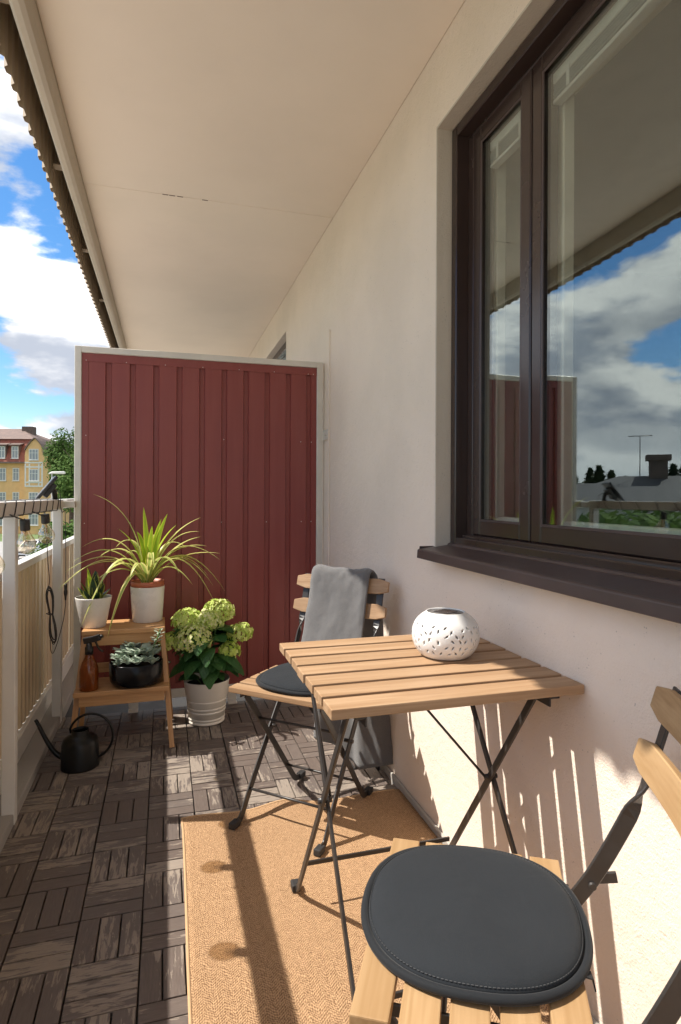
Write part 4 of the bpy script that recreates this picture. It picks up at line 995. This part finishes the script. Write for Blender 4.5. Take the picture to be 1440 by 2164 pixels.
m = MB().tube(smooth_path([(.0, .0, .05), (.028, .03, .03), (.030, .035, -.03), (.036, .045, -.06), (.045, .06, -.055), (.047, .062, -.12), (.050, .060, -.25), (.050, .060, -.405)], 8), .0018, 6); ob('cable', m.mesh('cable', M['black_plastic']), so)
m = MB().lathe([(0,0),(.0065,0),(.0075,-.012),(.006,-.03),(.0085,-.034),(.0085,-.046),(.005,-.06),(.004,-.078),(0,-.078)], 12); ob('connector', m.mesh('connector', M['black_plastic']), so, (.050, .060, -.400))
# hank of spare cable hanging inside the rail, one loop running to the connector
m = MB(); top = Vector((.036, -.30, -.39))
m.tube(smooth_path([(.030, -.36, -.045), (.034, -.33, -.14), (.036, -.31, -.25), (.040, -.295, -.33), (.036, -.30, -.375)], 8), .0018, 6); ob('cable', m.mesh('cable', M['black_plastic']), so)
random.seed(8); m = MB()
for k in range(7):
    w_ = random.uniform(.008, .016); h_ = random.uniform(.105, .125); pts = []
    for i in range(37):
        a = 2*math.pi*i/36; s_ = math.sin(a); tw = .35+.65*abs(math.cos(a))**1.0
        pts.append(Vector((.048 + 1.5*w_*s_*(.25+.8*abs(math.cos(a))) - .010*math.cos(a), -.298 + random.uniform(-.003,.003) + .002*k, -.480 + h_*math.cos(a)*.98)))
    m.tube(pts, .0018, 5, caps=False)
m.tube([(.030,-.305,-.47),(.048,-.305,-.478),(.052,-.290,-.478),(.034,-.288,-.47)], .0025, 5)
ob('cable_hank', m.mesh('cable_hank', M['black_plastic']), so)
m = MB().tube(smooth_path([(.042, -.285, -.585), (.043, -.275, -.630), (.044, -.23, -.655), (.045, -.15, -.640), (.047, -.06, -.60), (.049, .02, -.55), (.050, .055, -.50), (.050, .060, -.475)], 8), .0018, 6); ob('cable', m.mesh('cable', M['black_plastic']), so)

# ------------------------------------------------------------------ venetian blinds behind the panes
def blind(label, y0, y1, tapes):
    b = thing('venetian_blind', label, 'blind', (WX+.132, (y0+y1)/2, 2.20), 0); hw = (y1-y0)/2
    ob('head_rail', MB().box((-.013, -hw, -.028), (.013, hw, 0)).mesh('head_rail', M['blind'], .002), b)
    for i in range(12):
        z = -.033-.0030*i; ob('blind_slat', MB().box((-.0125, -hw+.002, -.0006), (.0125, hw-.002, .0006)).mesh('blind_slat', M['blind_dark']), b, (random.uniform(-.002,.002), 0, z))
    ob('bottom_rail', MB().box((-.013, -hw, -.080), (.013, hw, -.070)).mesh('bottom_rail', M['blind'], .002), b)
    for t in tapes: ob('ladder_tape', MB().box((-.0155, t-.006, -.072), (-.0138, t+.006, -.022)).mesh('ladder_tape', M['blind']), b)
    return b
blind('white venetian blind raised at the top of the narrow casement', 1.444, 1.658, (.06, -.06))
bw = blind('white venetian blind raised at the top of the wide casement', 0.388, 1.342, (.41, .1, -.2, -.41)); bw.rotation_euler.z = R(-1.75); bw.location.x -= .0155

# ------------------------------------------------------------------ the street beyond the railing
CY, SYW = math.cos(R(YAW)), math.sin(R(YAW))
def far(right, dep, z): return Vector((right*CY + dep*SYW, dep*CY - right*SYW, z))
bounce_ground = MB(); bounce_ground.v += [Vector(p) for p in ((-4.2,-60,GZ+.015),(.84,-60,GZ+.015),(.84,84,GZ+.015),(-4.2,84,GZ+.015))]; bounce_ground.face((0,1,2,3))  # unseen pale paving, added to bounce warm sunlight up to the ceiling
tag(ob('bounce_ground', bounce_ground.mesh('bounce_ground', groundmat('pale_bounce_paving', (0.44,0.39,0.33), (0.54,0.49,0.42), 5.0))), kind='structure')
def far_window(parent, x0, x1, z0, z1, y, label=None, bars=1):
    f = MB(); a = .11
    f.box((x0, y-.06, z0), (x0+a, y+.02, z1)); f.box((x1-a, y-.06, z0), (x1, y+.02, z1)); f.box((x0+a, y-.058, z0), (x1-a, y+.02, z0+a)); f.box((x0+a, y-.058, z1-a), (x1-a, y+.02, z1))
    for i in range(bars):
        xm = lerp(x0, x1, (i+1)/(bars+1)); f.box((xm-.04, y-.055, z0+a), (xm+.04, y+.02, z1-a))
    f.box((x0+a, y-.05, lerp(z0, z1, .62)), (x1-a, y+.02, lerp(z0, z1, .62)+.06))
    o = ob('window', f.mesh('window', M['far_white']), parent)
    p = MB(); p.box((x0+a*.5, y-.03, z0+a*.5), (x1-a*.5, y-.01, z1-a*.5)); ob('pane', p.mesh('pane', M['far_pane']), o)
    s = MB(); s.box((x0-.08, y-.16, z0-.08), (x1+.08, y+.0, z0-.005)); ob('sill', s.mesh('sill', M['far_white']), o)
    return o
# yellow house with a red mansard roof
HP = far(-47.0, 90, GZ)
hs = thing('yellow_house', 'yellow house with a red mansard roof and a gabled bay across the street', 'house', HP, R(-YAW))
H0 = -GZ
def hz_(v): return 1.095 + (1047-v)*.0714 - GZ
wl = MB(); wl.box((-17, 0, 0), (-.002, 11, hz_(978))); wl.box((0, -1.3, 0), (2.75, 9, hz_(966)))
ob('wall', wl.mesh('wall', M['ochre']), hs)
gb = MB(); zc = hz_(966)+.002; pk = [(0,zc),(2.75,zc),(2.72,zc+.9),(2.45,zc+1.5),(2.05,zc+2.0),(1.55,zc+2.5),(1.0,zc+2.0),(.45,zc+1.3),(.12,zc+.7)]; k = len(pk)
for y in (-1.3, 9):
    for x, z in pk: gb.v.append(Vector((x, y, z)))
for i in range(1, k): gb.face((i, (i+1)%k, k+(i+1)%k, k+i))
gb.face(list(range(k))[::-1]); gb.face(list(range(k, 2*k))); ob('gable', gb.mesh('gable', M['ochre']), hs)
gr = MB()
for (x0, z0), (x1, z1) in zip(pk[1:-1], pk[2:]):
    n_ = Vector((z1-z0, 0, -(x1-x0))).normalized(); n_ = n_ if n_.dot(Vector(((x0+x1)/2-1.4, 0, (z0+z1)/2-zc))) > 0 else -n_; b = len(gr.v)
    for y in (-1.55, 8.8):
        for (x, z, o_) in ((x0,z0,.02),(x1,z1,.02),(x1,z1,.16),(x0,z0,.16)): gr.v.append(Vector((x, y, z)) + n_*o_)
    for f_ in ((0,1,2,3),(7,6,5,4),(0,4,5,1),(1,5,6,2),(2,6,7,3),(3,7,4,0)): gr.face([b+i for i in f_])
ob('gable_roof', gr.mesh('gable_roof', M['brown_tile']), hs)
ms = MB(); ze, zt_, zr = hz_(979), hz_(930), hz_(905)
b = [(-17.4,-.5,ze),(.0,-.5,ze),(.0,11.4,ze),(-17.4,11.4,ze),(-16.6,.9,zt_),(-.05,.9,zt_),(-.05,10,zt_),(-16.6,10,zt_)]
ms.v += [Vector(p) for p in b]
for f_ in ((0,1,5,4),(1,2,6,5),(2,3,7,6),(3,0,4,7),(0,3,2,1)): ms.face(f_)
rf_ = ob('mansard_roof', ms.mesh('mansard_roof', M['red_tile']), hs)
us = MB(); us.v += [Vector(p) for p in ((-16.9,.6,zt_+.02),(.5,.6,zt_+.02),(.5,10.3,zt_+.02),(-16.9,10.3,zt_+.02),(-13,5.4,zr+.3),(-4,5.4,zr+.3))]
for f_ in ((0,1,5,4),(1,2,5),(2,3,4,5),(3,0,4),(0,3,2,1)): us.face(f_)
ob('upper_roof', us.mesh('upper_roof', M['brown_tile']), hs)
ch = MB(); ch.box((-3.4, 4.2, zr-1.2), (-1.7, 5.4, zr+.55)); ob('chimney', ch.mesh('chimney', M['brick']), rf_)
gt = MB(); gt.box((-17.5, -.75, ze-.25), (-.01, -.4, ze-.02)); ob('gutter', gt.mesh('gutter', M['brown_tile']), hs)
def hx(u): return (u-62)*.0714
for u in (-2, 26, -34, -66, -98):
    dm = MB(); x0, x1 = hx(u)-.05, hx(u+16)+.05; z0, z1 = hz_(974), hz_(945)
    dm.box((x0, -.25, z0), (x1, 3, z1)); o = ob('dormer', dm.mesh('dormer', M['brown_tile']), hs)
    dr_ = MB(); dr_.v += [Vector(p) for p in ((x0-.25,-.6,z1),(x1+.25,-.6,z1),(x1+.25,3,z1+.9),(x0-.25,3,z1+.9),(x0-.25,-.6,z1+.15),(x1+.25,-.6,z1+.15),(x1+.25,3,z1+1.05),(x0-.25,3,z1+1.05))]
    for f_ in ((0,1,2,3),(7,6,5,4),(0,4,5,1),(1,5,6,2),(2,6,7,3),(3,7,4,0)): dr_.face(f_)
    ob('dormer_roof', dr_.mesh('dormer_roof', M['brown_tile']), o)
    far_window(hs, x0+.12, x1-.12, z0+.15, z1-.1, -.27)
    far_window(hs, hx(u+2)-.05, hx(u+14)+.1, hz_(1019), hz_(992), -.02); far_window(hs, hx(u+2)-.05, hx(u+14)+.1, hz_(1069), hz_(1043), -.02); far_window(hs, hx(u+2)-.05, hx(u+14)+.1, hz_(1114), hz_(1090), -.02)
for a, b_ in ((976, 953), (1020, 995), (1066, 1043), (1112, 1088)): far_window(hs, hx(71), hx(91), hz_(a), hz_(b_), -1.32, bars=2)
tr = MB()
for v_ in (983, 992, 1024, 1032): tr.box((.02, -1.36, hz_(v_)), (2.73, -1.31, hz_(v_)+.22))
for x in (.02, .62, 2.02, 2.51): tr.box((x, -1.358, hz_(1030)), (x+.2, -1.312, hz_(984)))
ob('timber_trim', tr.mesh('timber_trim', M['far_white']), hs)
# white car parked in the street
def make_car(label, loc, rz):
    c = thing('parked_car', label, 'car', loc, rz)
    secs = [(-2.2,.62,.80,.45),(-2.12,.82,.95,.30),(-1.2,.90,1.02,.25),(-.75,.90,1.06,.25),(.9,.91,1.08,.25),(1.9,.88,1.08,.28),(2.2,.80,.95,.40)]
    b = MB()
    for (y, w_, zt2, zb2) in secs:
        for x, z in ((-w_*.92,zb2),(w_*.92,zb2),(w_,zb2+.25),(w_*.98,zt2-.12),(w_*.88,zt2),(-w_*.88,zt2),(-w_*.98,zt2-.12),(-w_,zb2+.25)): b.v.append(Vector((x, y, z)))
    for i in range(len(secs)-1):
        for q in range(8): b.face((8*i+q, 8*i+(q+1)%8, 8*i+8+(q+1)%8, 8*i+8+q))
    b.face(list(range(8))[::-1]); b.face([8*(len(secs)-1)+q for q in range(8)]); ob('body', b.mesh('body', M['car_white'], .04, 2), c)
    cb = [(-.95,.80,1.05),(-.35,.66,1.56),(1.2,.66,1.60),(1.95,.76,1.07)]; b = MB()
    for (y, w_, z) in cb:
        b.v += [Vector((-w_, y, z)), Vector((w_, y, z))]
    b.face((0,1,3,2)); b.face((2,3,5,4)); b.face((4,5,7,6)); b.face((0,2,4,6)); b.face((1,7,5,3)); b.face((0,6,7,1)); g_ = ob('cabin_glass', b.mesh('cabin_glass', M['car_glass']), c)
    b = MB(); b.box((-.68,-.42,1.585),(.68,1.25,1.635)); ob('roof', b.mesh('roof', M['car_white'], .03, 2), c)
    for s in (-1, 1):
        for pa, pb, w_, t_ in (((.79*s,-.97,1.05),(.665*s,-.36,1.59),.06,.05), ((.66*s,1.2,1.6),(.76*s,1.95,1.07),.09,.05), ((.72*s,.35,1.07),(.665*s,.35,1.6),.05,.08)):
            ob('pillar', MB().bar(pa, pb, w_, t_).mesh('pillar', M['car_white']), c)
        b = MB(); b.box((.48*s-.17,-2.23,.70),(.48*s+.20,-2.06,.84)); ob('headlight', b.mesh('headlight', M['lamp'], .03, 2), c)
        b = MB(); b.box((.98*s-.09,-.72,1.04),(.98*s+.09,-.58,1.20)); ob('mirror', b.mesh('mirror', M['car_white'], .03, 2), c)
        for y in (-1.4, 1.35):
            b = MB().lathe([(0,-.11),(.30,-.11),(.335,-.08),(.335,.08),(.30,.11),(0,.11)], 24); w_ = ob('wheel', b.mesh('wheel', M['tyre']), c, (.80*s, y, .335), (0, R(90), 0))
            b = MB().lathe([(0,-.118),(.20,-.118),(.20,.118),(0,.118)], 16); ob('rim', b.mesh('rim', M['lamp']), w_)
    b = MB(); b.box((-.42,-2.245,.62),(.42,-2.19,.72)); b.box((-.62,-2.21,.32),(.62,-2.14,.45)); ob('grille', b.mesh('grille', M['tyre'], .01), c)
    return c
make_car('white car parked nose on in the street below the railing', far(-29.0, 56.5, GZ+.012), R(-24))
# street lamp
lp = thing('street_lamp', 'pale street lamp in front of the trees', 'lamp', far(-31.0, 64, GZ))
ob('pole', MB().tube([(0,0,0),(0,0,6.5),(.02,0,8.2)], [.09,.07,.05], 8).mesh('pole', M['galv']), lp); ob('head', MB().tube([(-.3,0,8.2),(0,0,8.3),(1.2,0,8.32),(1.35,0,8.28)], [.05,.12,.15,.05], 8).mesh('head', M['far_white']), lp)
# trees
def crown_mesh(seed, rx, rz, n, leaf, mat, clumps=26, conifer=False):
    random.seed(seed); m = MB(); cl = []
    for i in range(clumps):
        while True:
            p = Vector((random.uniform(-1,1), random.uniform(-1,1), random.uniform(-1,1)))
            if p.length < 1: break
        cl.append((Vector((p.x*rx*.8, p.y*rx*.8, p.z*rz*.85)), random.uniform(.25, .45)*rx))
    for i in range(n):
        if conifer:
            t = random.random()**.6; z = rz*(1-2*t); r = rx*(t*.9+.06)*(.65+.35*math.sin(z*9/rz*2)**2); a = random.uniform(0, 6.28); q = random.uniform(.5, 1)
            p = Vector((r*q*math.cos(a), r*q*math.sin(a), z)); d = Vector((math.cos(a), math.sin(a), -.5))
        else:
            c, r = random.choice(cl); d = Vector((random.gauss(0,1), random.gauss(0,1), random.gauss(0,1))).normalized(); p = c + d*r*random.uniform(.6, 1.05); d = (d+Vector((0,0,.5))).normalized()
        t1 = d.orthogonal().normalized(); t1 = Matrix.Rotation(random.uniform(0, 6.28), 3, d) @ t1; t1 = (t1 + d*random.uniform(-.6,.6)).normalized(); t2 = d.cross(t1).normalized(); s = leaf*random.uniform(.6, 1.3); b = len(m.v)
        m.v += [p-t1*s, p+t2*s*.55, p+t1*s, p-t2*s*.55]; m.face((b, b+1, b+2, b+3), uv=[(random.random(), 0)]*4)
    return m.mesh('crown', mat)
def trunk_mesh(h, r, seed, limbs=7):
    random.seed(seed); m = MB(); m.tube([(0,0,0),(r*.3,0,h*.4),(0,r*.3,h*.75),(0,0,h)], [r, r*.75, r*.45, r*.15], 8)
    for i in range(limbs):
        a = i*2.4; z = h*lerp(.4, .85, i/limbs); l = h*.28; m.tube([(0,0,z),(l*.5*math.cos(a), l*.5*math.sin(a), z+l*.35),(l*math.cos(a), l*math.sin(a), z+l*.85)], [r*.35, r*.2, r*.06], 6)
    return m.mesh('trunk', M['bark'])
def tree(name, label, loc, cm, tm, h, cz, group, sc=1, rz=0, cat='tree'):
    t = thing(name, label, cat, loc, rz, group); t.scale = (sc, sc, sc); ob('trunk', tm, t); ob('crown', cm, t, (0, 0, cz)); return t
cmA = crown_mesh(1, 3.6, 5.6, 13000, .20, M['crown'], 46); cmB = crown_mesh(2, 3.8, 4.8, 12000, .20, M['crown'], 40); tmA = trunk_mesh(11, .35, 1)
G_ = 'leafy trees beside the yellow house'
tree('leafy_tree', 'tall leafy tree to the right of the yellow house gable', far(-33.9, 75, GZ), cmA, tmA, 12, 9.4, G_)
tree('leafy_tree', 'leafy tree half hidden behind the edge of the red screen', far(-30.6, 72, GZ), cmB, tmA, 12, 8.2, G_, 1.0, 2)
tree('leafy_tree', 'distant leafy tree behind the gable of the yellow house', far(-45.5, 104, GZ), cmB, tmA, 12, 8.6, G_, 1.15, 4)
cmS = crown_mesh(5, 1.7, 1.6, 3200, .13, M['crown'], 22); tmS = trunk_mesh(2.2, .07, 2, 5)
for (r_, d_, l_, s_) in ((-20.0, 43, 'green shrub by the street seen between post and screen', 1.35), (-24.4, 51.5, 'rounded green shrub by the parked car', .62), (-19.0, 42, 'broad green shrub behind the red screen edge', 1.5)):
    tree('shrub', l_, far(r_, d_, GZ), cmS, tmS, 2, 1.5, 'shrubs along the street', s_, r_, 'shrub')
# things seen only as reflections in the window: grey roofed houses, a chimney, firs
def refl(u, dep, z):
    q = (u-720)/1260; return Vector((1.92 - (q*CY+SYW)*dep, (CY-q*SYW)*dep, z))
def hip_house(name, label, loc, rz, w_, d_, zw, zr_, chim=None):
    h = thing(name, label, 'house', loc, rz); b = MB().box((-w_/2,-d_/2,0),(w_/2,d_/2,zw)); ob('wall', b.mesh('wall', M['far_white']), h)
    b = MB(); o_ = .5; b.v += [Vector(p) for p in ((-w_/2-o_,-d_/2-o_,zw-.1),(w_/2+o_,-d_/2-o_,zw-.1),(w_/2+o_,d_/2+o_,zw-.1),(-w_/2-o_,d_/2+o_,zw-.1),(-w_/2+d_/2,0,zr_),(w_/2-d_/2,0,zr_))]
    for f_ in ((0,1,5,4),(1,2,5),(2,3,4,5),(3,0,4),(0,3,2,1)): b.face(f_)
    r_ = ob('roof', b.mesh('roof', M['grey_tile']), h)
    for x in (-w_*.3, 0, w_*.3): far_window(h, x-.6, x+.6, zw-2.2, zw-.8, -d_/2-.02)
    if chim:
        b = MB().box((chim[0]-.45, chim[1]-.45, zr_-1), (chim[0]+.45, chim[1]+.45, chim[2]-.3)); b.box((chim[0]-.62, chim[1]-.62, chim[2]-.3), (chim[0]+.62, chim[1]+.62, chim[2])); ob('chimney', b.mesh('chimney', M['brick']), r_)
        b = MB(); b.tube([(chim[0]+.9, chim[1], zr_-.6), (chim[0]+.9, chim[1], chim[2]+1.1)], .025, 6); b.tube([(chim[0]+.3, chim[1], chim[2]+1.1), (chim[0]+1.5, chim[1], chim[2]+1.1)], .02, 5)
        for q in range(6): b.tube([(chim[0]+.35+.2*q, chim[1]-.3, chim[2]+1.1), (chim[0]+.35+.2*q, chim[1]+.3, chim[2]+1.1)], .012, 4)
        ob('antenna', b.mesh('antenna', M['steel']), r_)
    return h
hip_house('grey_roofed_house', 'house with a grey hipped roof, brick chimney and antenna reflected in the window', refl(1300, 34, GZ), R(38), 12, 8, 5.6, 7.15, (0, 0, 8.3))
hip_house('grey_roofed_house', 'white house with a dark grey roof reflected at the right edge of the window', refl(1460, 30, GZ), R(50), 9, 8, 4.6, 6.6)
hip_house('grey_roofed_house', 'low grey roofed house reflected beside the screen in the window', refl(1200, 46, GZ), R(40), 14, 8, 5.0, 7.0)
cmF = crown_mesh(9, 1.9, 4.4, 2200, .32, M['crown_dark'], conifer=True); tmF = trunk_mesh(8, .18, 4, 0); random.seed(41)
for i in range(22):
    u = 1130+i*24+random.uniform(-8, 8); d_ = random.uniform(95, 130)
    tree('fir_tree', 'dark fir in the distant tree line reflected in the window', refl(u, d_, GZ), cmF, tmF, 9, 5.8, 'firs of the reflected tree line', random.uniform(.9, 1.2), i).scale *= 1.0; COL.objects[-1].parent.scale = [q*w for q, w in zip(COL.objects[-1].parent.scale, (1.9, 1.9, 1.0))]
for (u, d_, s_, l_) in ((1290, 20, 1.9, 'round garden tree in front of the reflected chimney house'), (1360, 17, 1.95, 'round garden tree left of the reflected white house'), (1240, 24, 1.9, 'round garden tree beside the reflected screen'), (1420, 21, 1.5, 'small garden tree in front of the reflected white house')):
    tree('garden_tree', l_, refl(u, d_, GZ), cmS, tmS, 2, 1.5, 'garden trees across the road', s_, u, 'tree')
